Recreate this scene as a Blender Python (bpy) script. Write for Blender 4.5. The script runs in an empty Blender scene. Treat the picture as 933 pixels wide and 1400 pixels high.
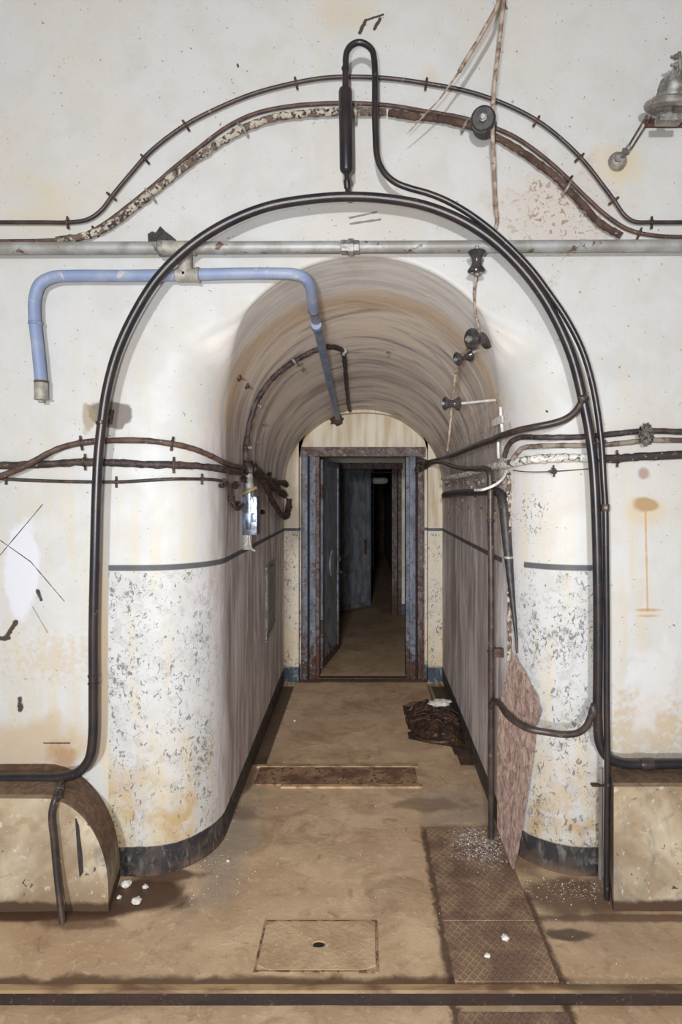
import bpy, math, random
from mathutils import Vector, Matrix, noise as mnoise
random.seed(7)
SC = bpy.context.scene
COL = SC.collection
# ------------------------------------------------------------------ camera numbers
F, CX, CY, H = 870.0, 497.0, 673.0, 1.6
def A(px, py, Y):
    return Vector(((px-CX)*Y/F, Y, H-(py-CY)*Y/F))
# ------------------------------------------------------------------ passage shape
Y0, Y1 = 2.65, 5.46           # facade plane, far wall
def RR(Y):  return .638+(Y-Y0)/(Y1-Y0)*.032
def ZC(Y):  return 1.949-(Y-Y0)/(Y1-Y0)*.329
def sst(a, b, x):
    t = max(0, min(1, (x-a)/(b-a))); return t*t*(3-2*t)
def flare(th):                 # th: angle above the springing line (deg); <0 on the upright walls
    k = 1-sst(8, 42, th)
    return .016+.275*k, .016+.31*k
def rho(X, Y, Z):
    R, zc = RR(Y), ZC(Y)
    if Z <= zc: return abs(X)-R, -5
    return math.hypot(X, Z-zc)-R, math.degrees(math.atan2(Z-zc, abs(X)))
def solid(X, Y, Z):
    if Y < Y0: return False
    if Y > 5.38 and abs(X) > .547: return True
    if Y > 5.46: return True
    r, th = rho(X, Y, Z)
    if r <= 0: return False
    a, b = flare(th)
    q = min(r/a, 1)
    return Y >= Y0+b*(1-math.sqrt(max(0, 1-(1-q)**2)))
def hit(px, py):
    Y = Y0-.01; a = (px-CX)/F; b = (CY-py)/F
    while Y < 5.5:
        if solid(a*Y, Y, H+b*Y): break
        Y += .012
    lo, hi = Y-.012, Y
    for _ in range(9):
        m = (lo+hi)/2
        if solid(a*m, m, H+b*m): hi = m
        else: lo = m
    return Vector((a*hi, hi, H+b*hi))
def W(px, py, off=.02):
    p = hit(px, py)
    u = hit(px+3, py)-hit(px-3, py); v = hit(px, py+3)-hit(px, py-3)
    n = u.cross(v)
    if n.length < 1e-9: n = Vector((0, -1, 0))
    n.normalize()
    if n.dot(Vector((0, 0, H))-p) < 0: n = -n
    return p+n*off
# ------------------------------------------------------------------ mesh collector
class M:
    def __init__(s): s.v = []; s.f = []
    def add(s, vs, fs):
        o = len(s.v); s.v += [Vector(q) for q in vs]; s.f += [[i+o for i in f] for f in fs]; return s
    def box(s, a, b, rot=None, bev=0):
        x0, y0, z0 = a; x1, y1, z1 = b
        vs = [Vector((x, y, z)) for x in (x0, x1) for y in (y0, y1) for z in (z0, z1)]
        if rot is not None:
            c = (Vector(a)+Vector(b))/2; vs = [c+rot@(q-c) for q in vs]
        return s.add(vs, [(0,1,3,2),(4,6,7,5),(0,4,5,1),(2,3,7,6),(0,2,6,4),(1,5,7,3)])
    def tube(s, pts, r, seg=12, sub=6, lump=0, ls=30, cap=True, smooth=True, seed=0):
        pts = [Vector(p) for p in pts]; n = len(pts)
        rs = list(r) if isinstance(r, (list, tuple)) else [r]*n
        P, Rr = [], []
        if smooth and n > 2:
            for i in range(n-1):
                p0 = pts[max(i-1, 0)]; p1 = pts[i]; p2 = pts[i+1]; p3 = pts[min(i+2, n-1)]
                if i == 0: p0 = p1*2-p2
                if i == n-2: p3 = p2*2-p1
                L = (p2-p1).length; k = max(2, min(60, int(L/.02))) if sub is None else sub
                # centripetal
                d0 = max((p1-p0).length, 1e-4)**.5; d1 = max(L, 1e-4)**.5; d2 = max((p3-p2).length, 1e-4)**.5
                m1 = (p2-p1)/d1-(p2-p0)/(d0+d1)+(p1-p0)/d0
                m2 = (p3-p2)/d2-(p3-p1)/(d1+d2)+(p2-p1)/d1
                m1 *= d1; m2 *= d1
                for j in range(k):
                    t = j/k; t2 = t*t; t3 = t2*t
                    P.append(p1*(2*t3-3*t2+1)+m1*(t3-2*t2+t)+p2*(-2*t3+3*t2)+m2*(t3-t2)); Rr.append(rs[i]*(1-t)+rs[i+1]*t)
            P.append(pts[-1]); Rr.append(rs[-1])
        else: P, Rr = pts, rs
        T = [(P[min(i+1, len(P)-1)]-P[max(i-1, 0)]).normalized() for i in range(len(P))]
        ref = Vector((0, 0, 1)) if abs(T[0].z) < .9 else Vector((1, 0, 0))
        N = (ref-T[0]*ref.dot(T[0])).normalized()
        vs, fs = [], []
        for i, p in enumerate(P):
            N = (N-T[i]*N.dot(T[i])).normalized(); B = T[i].cross(N)
            for k in range(seg):
                a = 2*math.pi*k/seg; d = N*math.cos(a)+B*math.sin(a); rr = Rr[i]
                if lump: rr *= 1+lump*mnoise.noise((p+d*rr)*ls+Vector((seed, 0, 0)))
                vs.append(p+d*rr)
        for i in range(len(P)-1):
            for k in range(seg):
                k2 = (k+1) % seg
                fs.append((i*seg+k, i*seg+k2, (i+1)*seg+k2, (i+1)*seg+k))
        if cap:
            fs.append(tuple(range(seg-1, -1, -1))); fs.append(tuple((len(P)-1)*seg+k for k in range(seg)))
        return s.add(vs, fs)
    def lathe(s, base, axis, prof, seg=24):
        """prof: list of (radius, distance along axis)"""
        ax = Vector(axis).normalized(); base = Vector(base)
        ref = Vector((0, 0, 1)) if abs(ax.z) < .9 else Vector((1, 0, 0))
        N = (ref-ax*ref.dot(ax)).normalized(); B = ax.cross(N)
        vs, fs = [], []
        for r, d in prof:
            for k in range(seg):
                a = 2*math.pi*k/seg; vs.append(base+ax*d+(N*math.cos(a)+B*math.sin(a))*max(r, 1e-4))
        for i in range(len(prof)-1):
            for k in range(seg):
                k2 = (k+1) % seg; fs.append((i*seg+k, i*seg+k2, (i+1)*seg+k2, (i+1)*seg+k))
        fs.append(tuple(range(seg-1, -1, -1))); fs.append(tuple((len(prof)-1)*seg+k for k in range(seg)))
        return s.add(vs, fs)
    def prism(s, poly, d):
        """poly: list of 3D points (planar), d: extrusion vector"""
        d = Vector(d); n = len(poly)
        vs = [Vector(p) for p in poly]+[Vector(p)+d for p in poly]
        fs = [tuple(range(n)), tuple(range(2*n-1, n-1, -1))]+[(i, i+n, (i+1) % n+n, (i+1) % n) for i in range(n)]
        return s.add(vs, fs)
    def rock(s, c, rx, ry, rz, seed=0, rough=.35, ns=2.2, u=10, v=7):
        c = Vector(c); vs, fs = [], []
        for i in range(v+1):
            ph = math.pi*i/v
            for k in range(u):
                a = 2*math.pi*k/u; d = Vector((math.sin(ph)*math.cos(a), math.sin(ph)*math.sin(a), math.cos(ph)))
                m = 1+rough*mnoise.noise(d*ns+Vector((seed*3.1, seed, 0)))
                vs.append(c+Vector((d.x*rx*m, d.y*ry*m, d.z*rz*m)))
        for i in range(v):
            for k in range(u):
                k2 = (k+1) % u; fs.append((i*u+k, (i+1)*u+k, (i+1)*u+k2, i*u+k2))
        return s.add(vs, fs)
def build(name, m, mat, parent=None, org=None, smooth=True, bev=0, ang=40):
    me = bpy.data.meshes.new(name)
    o0 = Vector(org) if org is not None else Vector((0, 0, 0))
    me.from_pydata([tuple(q-o0) for q in m.v], [], m.f); me.validate(); me.update()
    import bmesh
    bm = bmesh.new(); bm.from_mesh(me); bmesh.ops.remove_doubles(bm, verts=bm.verts, dist=1e-5)
    bmesh.ops.recalc_face_normals(bm, faces=bm.faces)
    if bev: bmesh.ops.bevel(bm, geom=[e for e in bm.edges if len(e.link_faces) == 2 and e.calc_face_angle(0) > .6], offset=bev, segments=2, affect='EDGES', profile=.6)
    if smooth:
        for f in bm.faces: f.smooth = True
        for e in bm.edges:
            if len(e.link_faces) == 2 and e.calc_face_angle(0) > math.radians(ang): e.smooth = False
    bm.to_mesh(me); bm.free()
    me.materials.append(mat)
    o = bpy.data.objects.new(name, me); COL.objects.link(o)
    if parent is not None: o.parent = parent
    elif org is not None: o.location = o0
    return o
class Thing:
    def __init__(s, name, label, cat, loc, group=None, kind=None):
        s.o = bpy.data.objects.new(name, None); COL.objects.link(s.o); s.loc = Vector(loc)
        s.o.location = s.loc; s.o.empty_display_size = .05
        if kind: s.o['kind'] = kind
        if label: s.o['label'] = label
        if cat: s.o['category'] = cat
        if group: s.o['group'] = group
    def part(s, name, m, mat, label=None, sub=None, **k):
        o = build(name, m, mat, parent=(sub or s.o), org=s.loc, **k)
        if label: o['label'] = label
        return o
def single(name, m, mat, label, cat, org=None, group=None, kind=None, **k):
    if org is None:
        zs = min(q.z for q in m.v); c = sum(m.v, Vector())/len(m.v); org = (c.x, c.y, zs)
    o = build(name, m, mat, org=org, **k); o['label'] = label; o['category'] = cat
    if group: o['group'] = group
    if kind: o['kind'] = kind
    return o
def struct(name, m, mat, **k):
    o = build(name, m, mat, **k); o['kind'] = 'structure'; return o
# ------------------------------------------------------------------ material helper
def s2l(c):
    c /= 255.0
    return c/12.92 if c <= .04045 else ((c+.055)/1.055)**2.4
def rgb(r, g, b): return (s2l(r), s2l(g), s2l(b), 1)
class N:
    def __init__(s, name, rough=.8, metal=0, spec=.5):
        s.m = bpy.data.materials.new(name); s.m.use_nodes = True
        s.t = s.m.node_tree; s.L = s.t.links
        s.b = s.t.nodes['Principled BSDF']; s.b.inputs['Roughness'].default_value = rough
        s.b.inputs['Metallic'].default_value = metal
        s.b.inputs['Specular IOR Level'].default_value = spec
        tc = s.t.nodes.new('ShaderNodeTexCoord'); s.P = tc.outputs['Object']; s.UV = tc.outputs['UV']
        sx = s.t.nodes.new('ShaderNodeSeparateXYZ'); s.L.new(s.P, sx.inputs[0])
        s.x, s.y, s.z = sx.outputs
    def put(s, v, sock):
        if isinstance(v, bpy.types.NodeSocket): s.L.new(v, sock)
        else: sock.default_value = v
    def ma(s, op, a, b=0.0, c=None, clamp=False):
        n = s.t.nodes.new('ShaderNodeMath'); n.operation = op; n.use_clamp = clamp
        s.put(a, n.inputs[0]); s.put(b, n.inputs[1])
        if c is not None: s.put(c, n.inputs[2])
        return n.outputs[0]
    def add(s, a, b): return s.ma('ADD', a, b)
    def sub(s, a, b): return s.ma('SUBTRACT', a, b)
    def mul(s, a, b, clamp=False): return s.ma('MULTIPLY', a, b, clamp=clamp)
    def mx(s, a, b): return s.ma('MAXIMUM', a, b)
    def mn(s, a, b): return s.ma('MINIMUM', a, b)
    def ss(s, x, a, b, lo=0.0, hi=1.0):
        n = s.t.nodes.new('ShaderNodeMapRange'); n.interpolation_type = 'SMOOTHSTEP'
        s.put(x, n.inputs['Value']); 
        for k, v in (('From Min', a), ('From Max', b), ('To Min', lo), ('To Max', hi)): n.inputs[k].default_value = v
        return n.outputs[0]
    def noise(s, scale, detail=3, dist=0, vec=None, sc3=None, rough=.55):
        n = s.t.nodes.new('ShaderNodeTexNoise'); n.inputs['Scale'].default_value = scale
        n.inputs['Detail'].default_value = detail; n.inputs['Distortion'].default_value = dist; n.inputs['Roughness'].default_value = rough
        v = vec or s.P
        if sc3:
            mp = s.t.nodes.new('ShaderNodeMapping'); mp.inputs['Scale'].default_value = sc3; s.L.new(v, mp.inputs[0]); v = mp.outputs[0]
        s.L.new(v, n.inputs['Vector']); return n.outputs['Fac']
    def mix(s, f, a, b):
        n = s.t.nodes.new('ShaderNodeMix'); n.data_type = 'RGBA'
        s.put(f, n.inputs[0]); s.put(a, n.inputs[6]); s.put(b, n.inputs[7]); return n.outputs[2]
    def band(s, v, a, b, w=.004):
        return s.mul(s.ss(v, a-w, a+w), s.ss(v, b-w, b+w, 1, 0))
    def rect(s, u, v, u0, u1, v0, v1, w=.004): return s.mul(s.band(u, u0, u1, w), s.band(v, v0, v1, w))
    def blob(s, u, v, cu, cv, ru, rv, n=None, amp=.8, soft=.4):
        a = s.mul(s.sub(u, cu), 1/ru); b = s.mul(s.sub(v, cv), 1/rv)
        d = s.ma('SQRT', s.add(s.mul(a, a), s.mul(b, b)))
        if n is not None: d = s.add(d, s.mul(s.sub(n, .5), amp*2))
        return s.ss(d, 1-soft, 1.0, 1, 0)
    def seg(s, u, v, p, q, w, n=None):
        dx, dy = q[0]-p[0], q[1]-p[1]; L2 = dx*dx+dy*dy
        a = s.sub(u, p[0]); b = s.sub(v, p[1])
        t = s.ma('DIVIDE', s.add(s.mul(a, dx), s.mul(b, dy)), L2, clamp=True)
        ex = s.sub(a, s.mul(t, dx)); ey = s.sub(b, s.mul(t, dy))
        d = s.ma('SQRT', s.add(s.mul(ex, ex), s.mul(ey, ey)))
        if n is not None: d = s.add(d, s.mul(s.sub(n, .5), w*1.5))
        return s.ss(d, w*.5, w, 1, 0)
    def bump(s, h, strength=.3, dist=.01):
        n = s.t.nodes.new('ShaderNodeBump'); n.inputs['Strength'].default_value = strength; n.inputs['Distance'].default_value = dist
        s.put(h, n.inputs['Height']); s.L.new(n.outputs[0], s.b.inputs['Normal'])
    def col(s, c): s.put(c, s.b.inputs['Base Color']); return s
    def rough(s, c): s.put(c, s.b.inputs['Roughness']); return s
def simple(name, c1, c2, scale=20, rough=.7, metal=0, thr=(.4, .6), bump=.2, c3=None, t3=(.62, .7), s3=60, sc3=None):
    n = N(name, rough, metal); a = n.noise(scale, 4, .3, sc3=sc3)
    c = n.mix(n.ss(a, *thr), c1, c2)
    if c3:
        b = n.noise(s3, 4, .5); c = n.mix(n.ss(b, *t3), c, c3)
    n.col(c)
    if bump: n.bump(n.noise(scale*2.5, 3), bump, .004)
    return n.m
def FX(px): return (px-CX)*Y0/F
def FZ(py): return H-(py-CY)*Y0/F
# ---- plaster of the facade and the passage
def plaster():
    n = N('plaster', .75)
    x, y, z = n.x, n.y, n.z
    big = n.noise(1.7, 4); med = n.noise(7, 4, .4); fine = n.noise(45, 3); vert = n.noise(6, 4, .2, sc3=(3.2, 3.2, .35))
    c = n.mix(n.ss(med, .35, .7), (.61, .62, .63, 1), (.57, .572, .565, 1))
    low = n.ss(z, 1.1, 2.6, 1, 0)
    c = n.mix(n.mul(n.ss(vert, .40, .75), n.add(n.mul(low, .5), .1)), c, rgb(205, 194, 166))
    c = n.mix(n.mul(n.ss(big, .5, .7), .35), c, rgb(205, 195, 180))
    # specks of dirt
    c = n.mix(n.mul(n.ss(n.noise(70, 2, .5), .70, .76), .8), c, rgb(120, 95, 70))
    xz = (x, z)
    fac = n.ss(y, 2.68, 2.72, 1, 0)
    def st(px, py, rx, ry, colr, amt, amp=.8, soft=.6, nz=None):
        nonlocal c
        c = n.mix(n.mul(n.mul(n.blob(x, z, FX(px), FZ(py), rx/328, ry/328, nz or med, amp, soft), amt), fac), c, colr)
    ochre = rgb(190, 155, 105)
    st(480, 25, 60, 45, rgb(200, 186, 156), .5, 1.1, .9); st(60, 290, 70, 60, rgb(200, 190, 164), .55, 1.0, .9); st(35, 250, 50, 40, rgb(200, 190, 164), .4, 1, .9)
    st(760, 290, 110, 80, rgb(190, 170, 150), .35, 1.2); st(850, 225, 42, 42, rgb(206, 192, 158), .75, .8, .7)
    st(882, 690, 20, 13, rgb(130, 80, 40), .95, .9, .5); st(884, 700, 40, 30, rgb(205, 185, 140), .5)
    c = n.mix(n.mul(n.seg(x, z, (FX(883), FZ(700)), (FX(886), FZ(835)), .0055, fine), n.mul(fac, .8)), c, rgb(196, 156, 100))
    st(887, 834, 24, 3.5, rgb(190, 140, 80), .7, .5); st(887, 842, 20, 3, rgb(190, 145, 90), .6, .5); st(880, 648, 10, 10, rgb(160, 130, 115), .8)
    st(590, 108, 16, 20, rgb(200, 190, 165), .5, 1, .9); st(150, 566, 32, 24, rgb(120, 112, 106), .95, .5, .15); st(122, 575, 12, 22, rgb(150, 135, 105), .7, 1.2, .3)
    st(145, 565, 10, 12, rgb(60, 45, 35), .8, .8, .4)
    st(75, 900, 90, 40, rgb(192, 162, 112), .3, 1.6, .9, fine)
    st(45, 1015, 120, 45, rgb(190, 165, 130), .7, .8); st(85, 1035, 26, 35, rgb(165, 120, 70), .7, .9)
    st(140, 900, 12, 200, rgb(215, 185, 140), .55, .5)
    st(880, 1000, 80, 60, rgb(195, 165, 120), .5, 1.5, .6, fine); st(885, 950, 45, 70, rgb(216, 217, 220), .6, 1.4, .5)
    # white filler patch with scratched cross, left
    st(30, 780, 26, 85, rgb(214, 217, 226), 1, .5, .25)
    for a, b, w, k in (((-5, 765), (58, 690), .0024, 1), ((-5, 735), (42, 768), .0024, 1), ((42, 768), (88, 822), .0024, 1), ((45, 830), (65, 865), .003, .5), ((10, 870), (22, 850), .012, 1), ((-8, 873), (12, 872), .013, 1),
                    ((27, 955), (28, 970), .014, 1), ((52, 808), (56, 820), .010, 1), ((60, 1016), (95, 1016), .004, .9), ((492, 45), (500, 28), .009, 1), ((500, 28), (524, 20), .006, 1), ((512, 40), (520, 26), .009, 1),
                    ((300, 430), (360, 405), .002, .0), ((478, 298), (515, 290), .005, .7), ((480, 306), (520, 300), .006, .7), ((325, 88), (326, 91), .006, 1), ((752, 560), (753, 561), .005, 1),
                    ((890, 1055), (884, 1075), .005, 1)):
        if k: c = n.mix(n.mul(n.mul(n.seg(x, z, (FX(a[0]), FZ(a[1])), (FX(b[0]), FZ(b[1])), w, fine), k), n.ss(y, 2.9, 2.95, 1, 0)), c, rgb(70, 60, 55))
    pk = n.mul(n.mul(n.blob(x, z, FX(737), FZ(708), 24/328, 48/328, med, .6, .7), n.ss(n.noise(60, 3, 1.2), .58, .62)), n.ss(y, 2.9, 2.95, 1, 0)); c = n.mix(n.mul(pk, .85), c, rgb(84, 68, 60))
    # flaked area upper right
    fl = n.mul(n.blob(x, z, FX(760), FZ(300), 95/328, 85/328, med, 1.0, .8), n.ss(n.noise(38, 4, 1.2), .54, .62))
    c = n.mix(n.mul(n.mul(fl, .75), fac), c, rgb(140, 110, 85))
    # ---- painted dado
    inr = n.band(x, -1.062, .985, .004)
    infar = n.ss(y, 5.30, 5.34)                       # pilaster strips of the end wall
    side = n.mul(n.ss(y, 2.78, 3.0), n.sub(1, infar)) # dirty inner walls
    side = n.ss(n.add(side, n.mul(n.sub(vert, .5), .9)), .35, .65)
    side = n.mul(side, n.sub(1, infar))
    dadoz = n.band(z, .122, 1.27, .003)
    a1 = n.noise(42, 3, 1.1, sc3=(1.25, 1.25, .85), rough=.62); a2 = n.noise(5, 3)
    flk = n.ss(n.add(a1, n.mul(n.sub(a2, .5), .34)), .56, .64)
    a3 = n.noise(75, 2, 1.5); flk = n.mx(flk, n.mul(n.ss(n.add(a3, n.mul(n.sub(a2, .5), .5)), .64, .69), .7))
    d0 = n.mix(n.ss(n.noise(11, 3), .4, .65), (.57, .58, .59, 1), (.53, .535, .53, 1))
    d0 = n.mix(n.mul(n.ss(n.add(vert, n.mul(n.ss(z, .2, .75, 1, 0), .16)), .50, .78), .6), d0, rgb(206, 190, 152))
    d0 = n.mix(n.mul(n.ss(z, .14, .62, 1, 0), n.ss(med, .38, .62)), d0, rgb(186, 158, 114))
    dd = n.mix(n.mul(flk, .8), n.mix(n.mul(n.ss(n.noise(20, 3, .8), .52, .64), .3), d0, rgb(150, 150, 152)), rgb(96, 96, 100))
    dado = n.mul(n.mul(dadoz, inr), n.sub(1, n.mul(side, .97)))
    dado = n.mul(dado, n.ss(n.add(x, n.mul(n.sub(med, .5), .05)), -1.075, -1.06))
    c = n.mix(dado, c, dd)
    # ---- brown streaked inner walls and vault (u = depth, v = way round the arch)
    s1 = n.noise(1, 5, .6, vec=n.UV, sc3=(9, 1.6, 1), rough=.62); s2 = n.noise(1, 4, .3, vec=n.UV, sc3=(26, 2.6, 1)); s3 = n.noise(1, 3, .5, vec=n.UV, sc3=(3.3, .9, 1))
    up = n.ss(z, 1.75, 2.1)
    br = n.mix(n.ss(s1, .30, .72), rgb(160, 149, 150), rgb(238, 234, 236))
    br = n.mix(n.mul(n.ss(s1, .30, .62), up), br, rgb(244, 232, 216))
    br = n.mix(n.mul(n.ss(s2, .52, .68), .6), br, rgb(236, 232, 230))
    br = n.mix(n.mul(n.ss(s3, .50, .70), .65), br, rgb(160, 142, 134))
    br = n.mix(n.mul(n.mul(n.ss(s1, .62, .72), n.ss(s3, .5, .6)), .8), br, rgb(218, 215, 210))
    dep = n.add(y, n.add(n.mul(n.sub(s1, .5), .45), n.mul(n.sub(s3, .5), .45)))
    mlow = n.ss(dep, 2.82, 2.93); mup = n.ss(dep, 2.86, 3.0)
    och = n.mul(n.mul(n.band(dep, 2.97, 3.14, .13), up), .7); br = n.mix(och, br, rgb(206, 176, 140))
    wst = n.mul(n.mul(n.ss(n.noise(1, 4, .8, vec=n.UV, sc3=(7, 1.1, 1)), .60, .66), n.ss(n.noise(1, 2, 0, vec=n.UV, sc3=(2.5, 1.5, 1)), .45, .55)), .75); br = n.mix(wst, br, rgb(240, 240, 240))
    mk = n.add(n.mul(mlow, n.sub(1, up)), n.mul(mup, up))
    inside = n.ss(y, 2.662, 2.69)
    gr = n.mix(n.ss(s2, .4, .65), rgb(236, 234, 232), rgb(216, 212, 208))
    onb = n.ss(n.sub(z, n.mul(n.ma('ABSOLUTE', x), .75)), 1.62, 1.78)      # only the arch band
    c = n.mix(n.mul(n.mul(inside, n.mul(onb, n.sub(1, infar))), .9), c, gr)
    # pale lime run between the white paint and the brown
    c = n.mix(n.mul(n.mul(n.band(dep, 2.78, 2.9, .05), n.sub(1, up)), .6), c, rgb(205, 202, 204))
    c = n.mix(n.mul(mk, n.sub(1, infar)), c, br)
    # flaky right hand wall
    raw = n.mul(n.ss(x, .5, .6), n.mul(n.band(n.add(z, n.mul(n.sub(med, .5), .5)), 1.35, 2.0, .12), n.ss(n.noise(16, 4, 1.4), .48, .58)))
    c = n.mix(n.mul(n.mul(raw, n.sub(1, infar)), n.mul(n.ss(y, 2.8, 2.9), .8)), c, rgb(196, 178, 165))
    fl2 = n.mul(raw, n.ss(n.noise(55, 3, 1), .55, .6)); c = n.mix(n.mul(fl2, n.mul(n.ss(y, 2.8, 2.9), .8)), c, rgb(70, 56, 50))
    # ---- dark line and black plinth band
    ln = n.mul(n.mul(n.band(z, 1.272, 1.297, .003), n.band(x, -1.062, .965, .004)), n.ss(n.add(fine, n.mul(n.blob(y, z, 2.86, 1.285, .10, .3), n.ss(x, 0, .1))), .75, .8, 1, 0))
    c = n.mix(n.mul(ln, .92), c, rgb(66, 68, 76))
    scuff = n.ss(n.noise(22, 5, .6, sc3=(1.5, 1.5, .6), rough=.75), .50, .66)
    blk = n.mix(n.mul(scuff, .55), rgb(46, 44, 46), rgb(140, 138, 136)); blk = n.mix(n.mul(n.ss(n.noise(16, 4, .8), .5, .6), .5), blk, rgb(86, 74, 66))
    blk = n.mix(n.mul(n.ss(z, .0, .05, 1, 0), n.ss(med, .35, .6)), blk, rgb(104, 84, 68))
    blk = n.mix(infar, blk, n.mix(scuff, rgb(60, 70, 82), rgb(132, 140, 148)))
    c = n.mix(n.mul(n.ss(n.add(z, n.mul(n.sub(med, .5), .02)), .119, .126, 1, 0), inr), c, blk)
    # end wall cream tone
    c = n.mix(n.mul(infar, n.mul(n.mul(n.band(z, .13, 1.27), .65), n.sub(1, flk))), c, rgb(222, 208, 182))
    c = n.mix(n.mul(infar, n.mul(n.ss(z, 1.3, 1.31), .9)), c, n.mix(n.ss(vert, .35, .7), rgb(218, 208, 188), rgb(190, 170, 138)))
    # dirt at the foot of the plain wall
    n.col(c)
    h = n.add(n.mul(n.noise(14, 5, .4), .6), n.mul(n.noise(90, 2), .12)); h = n.add(h, n.mul(n.mul(s1, inside), .25))
    n.bump(h, .35, .012)
    n.rough(n.ss(med, .3, .7, .55, .8))
    return n.m
def plinth_mat():
    n = N('stained_cement', .85); x, z = n.x, n.z
    med = n.noise(6, 5, .5); fine = n.noise(40, 4, .4); big = n.noise(2.6, 4, .6)
    c = n.mix(n.ss(med, .35, .65), rgb(200, 190, 168), rgb(180, 162, 136))
    c = n.mix(n.mul(n.ss(big, .42, .68), .85), c, rgb(134, 112, 86)); c = n.mix(n.mul(n.ss(n.noise(13, 5, 1.0), .54, .64), .45), c, rgb(150, 128, 100))
    c = n.mix(n.mul(n.ss(n.noise(4, 4, .8, sc3=(1.6, 1, .7), rough=.7), .54, .70), .7), c, rgb(120, 120, 118))
    c = n.mix(n.mul(n.ss(fine, .60, .7), .6), c, rgb(210, 205, 192))
    c = n.mix(n.mul(n.ss(n.noise(30, 3, 1.2), .66, .7), .9), c, rgb(70, 50, 38))
    c = n.mix(n.ss(n.add(z, n.mul(n.sub(med, .5), .06)), .03, .05, 1, 0), c, rgb(82, 62, 46))
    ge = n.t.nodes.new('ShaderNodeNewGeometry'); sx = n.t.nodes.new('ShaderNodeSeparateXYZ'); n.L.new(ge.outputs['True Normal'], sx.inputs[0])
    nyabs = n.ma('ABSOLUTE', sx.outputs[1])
    dust_shade = n.mul(n.ss(nyabs, .55, .85, 1, 0), n.ss(n.add(z, n.mul(n.sub(med, .5), .15)), .08, .20))  # dust on top; its brown also paints the shading of the rounded side
    c = n.mix(dust_shade, c, n.mix(n.ss(fine, .4, .6), rgb(112, 88, 68), rgb(90, 70, 56)))
    n.col(c); n.bump(n.add(n.mul(med, .7), n.mul(fine, .4)), .5, .01); return n.m
def floor_mat():
    n = N('muddy_floor', .6); x, y = n.x, n.y
    med = n.noise(5, 5, .5); fine = n.noise(28, 5, .6); big = n.noise(1.6, 4, .5); grit = n.noise(110, 2)
    c = n.mix(n.ss(med, .32, .68), rgb(200, 170, 136), rgb(218, 190, 156))
    c = n.mix(n.mul(n.ss(big, .45, .62), .55), c, rgb(190, 157, 126))
    c = n.mix(n.mul(n.ss(fine, .55, .68), .5), c, rgb(228, 204, 172))
    c = n.mix(n.mul(n.ss(n.noise(9, 5, 1.2), .60, .70), .45), c, rgb(142, 114, 92))
    c = n.mix(n.mul(n.ss(grit, .68, .74), .5), c, rgb(205, 190, 165))
    c = n.mix(n.mul(n.ss(grit, .24, .32, 1, 0), .5), c, rgb(96, 74, 58))
    c = n.mix(n.mul(n.ss(n.noise(3.2, 6, .9, rough=.7), .50, .66), .6), c, rgb(158, 128, 102))
    c = n.mix(n.mul(n.ss(n.noise(17, 5, 1.5, rough=.7), .58, .70), .4), c, rgb(140, 112, 90))
    c = n.mix(n.mul(n.ss(n.noise(24, 5, 1.5), .60, .70), .4), c, rgb(226, 206, 176))
    # greyish dirt along the left wall of the mouth and to the right of the passage
    gy = rgb(172, 154, 136)
    for cx, cy, rx, ry, a in ((-.62, 2.95, .18, .75, .9), (.5, 3.25, .28, .35, .7), (1.1, 2.3, .6, .2, .3)):
        c = n.mix(n.mul(n.blob(x, y, cx, cy, rx, ry, med, .6, .7), a), c, gy)
    wet = rgb(108, 82, 66)
    def w(px, py, ru, rv, a=.9, amp=.6, soft=.5, colr=wet):
        nonlocal c
        Y = F*H/(py-CY); X = (px-CX)*Y/F
        c = n.mix(n.mul(n.blob(x, y, X, Y, ru, rv, med, amp, soft), a), c, colr)
    w(190, 1225, .24, .13, .98, .6, .35, rgb(92, 68, 54)); w(330, 1080, .05, .35, .6, 1.2, .6, rgb(120, 96, 78)); w(230, 1195, .24, .05, .9); w(60, 1246, .44, .07, 1.0, .35, .35, rgb(88, 64, 50)); w(110, 1262, .2, .05, .7)
    w(340, 1065, .05, .22, .6); w(330, 1110, .12, .10, .4, 1.0); w(770, 1225, .28, .16, .85); w(600, 985, .22, .3, .55); w(700, 1160, .3, .25, .5)
    w(590, 1100, .3, .08, .5, 1.0); w(880, 1255, .5, .03, .8); w(775, 1278, .10, .04, .8, .8, .5, rgb(70, 52, 42))
    w(400, 1295, .0001, .0001, 0)
    # damp strip behind the step and along the cover plates
    c = n.mix(n.mul(n.mul(n.ss(n.add(y, n.mul(n.sub(med, .5), .14)), 2.085, 2.115, 1, 0), n.ss(y, 2.03, 2.04)), n.mul(n.ss(x, .66, .7, 1, 0), .85)), c, rgb(98, 72, 52))
    c = n.mix(n.mul(n.band(n.add(x, n.mul(n.sub(fine, .5), .05)), .272, .305, .012), n.mul(n.ss(y, 3.0, 3.1, 1, 0), .9)), c, rgb(84, 62, 48))
    c = n.mix(n.mul(n.band(n.add(x, n.mul(n.sub(fine, .5), .03)), .635, .662, .01), n.mul(n.ss(y, 2.5, 2.6, 1, 0), .9)), c, rgb(84, 62, 48))
    # gutters, threshold
    ax = n.ma('ABSOLUTE', x)
    c = n.mix(n.mul(n.band(ax, .572, .70, .01), n.mul(n.band(y, 3.73, 5.36, .03), .85)), c, rgb(72, 54, 44))
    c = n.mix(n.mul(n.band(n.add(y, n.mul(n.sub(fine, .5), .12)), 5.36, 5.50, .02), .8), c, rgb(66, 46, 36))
    c = n.mix(n.mul(n.rect(x, y, -.25, .12, 5.98, 6.03, .01), .5), c, rgb(190, 180, 160))
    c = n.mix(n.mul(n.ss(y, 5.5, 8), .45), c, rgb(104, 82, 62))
    # white plaster dust
    dst = n.ss(n.noise(85, 3, .5), .57, .62)
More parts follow.
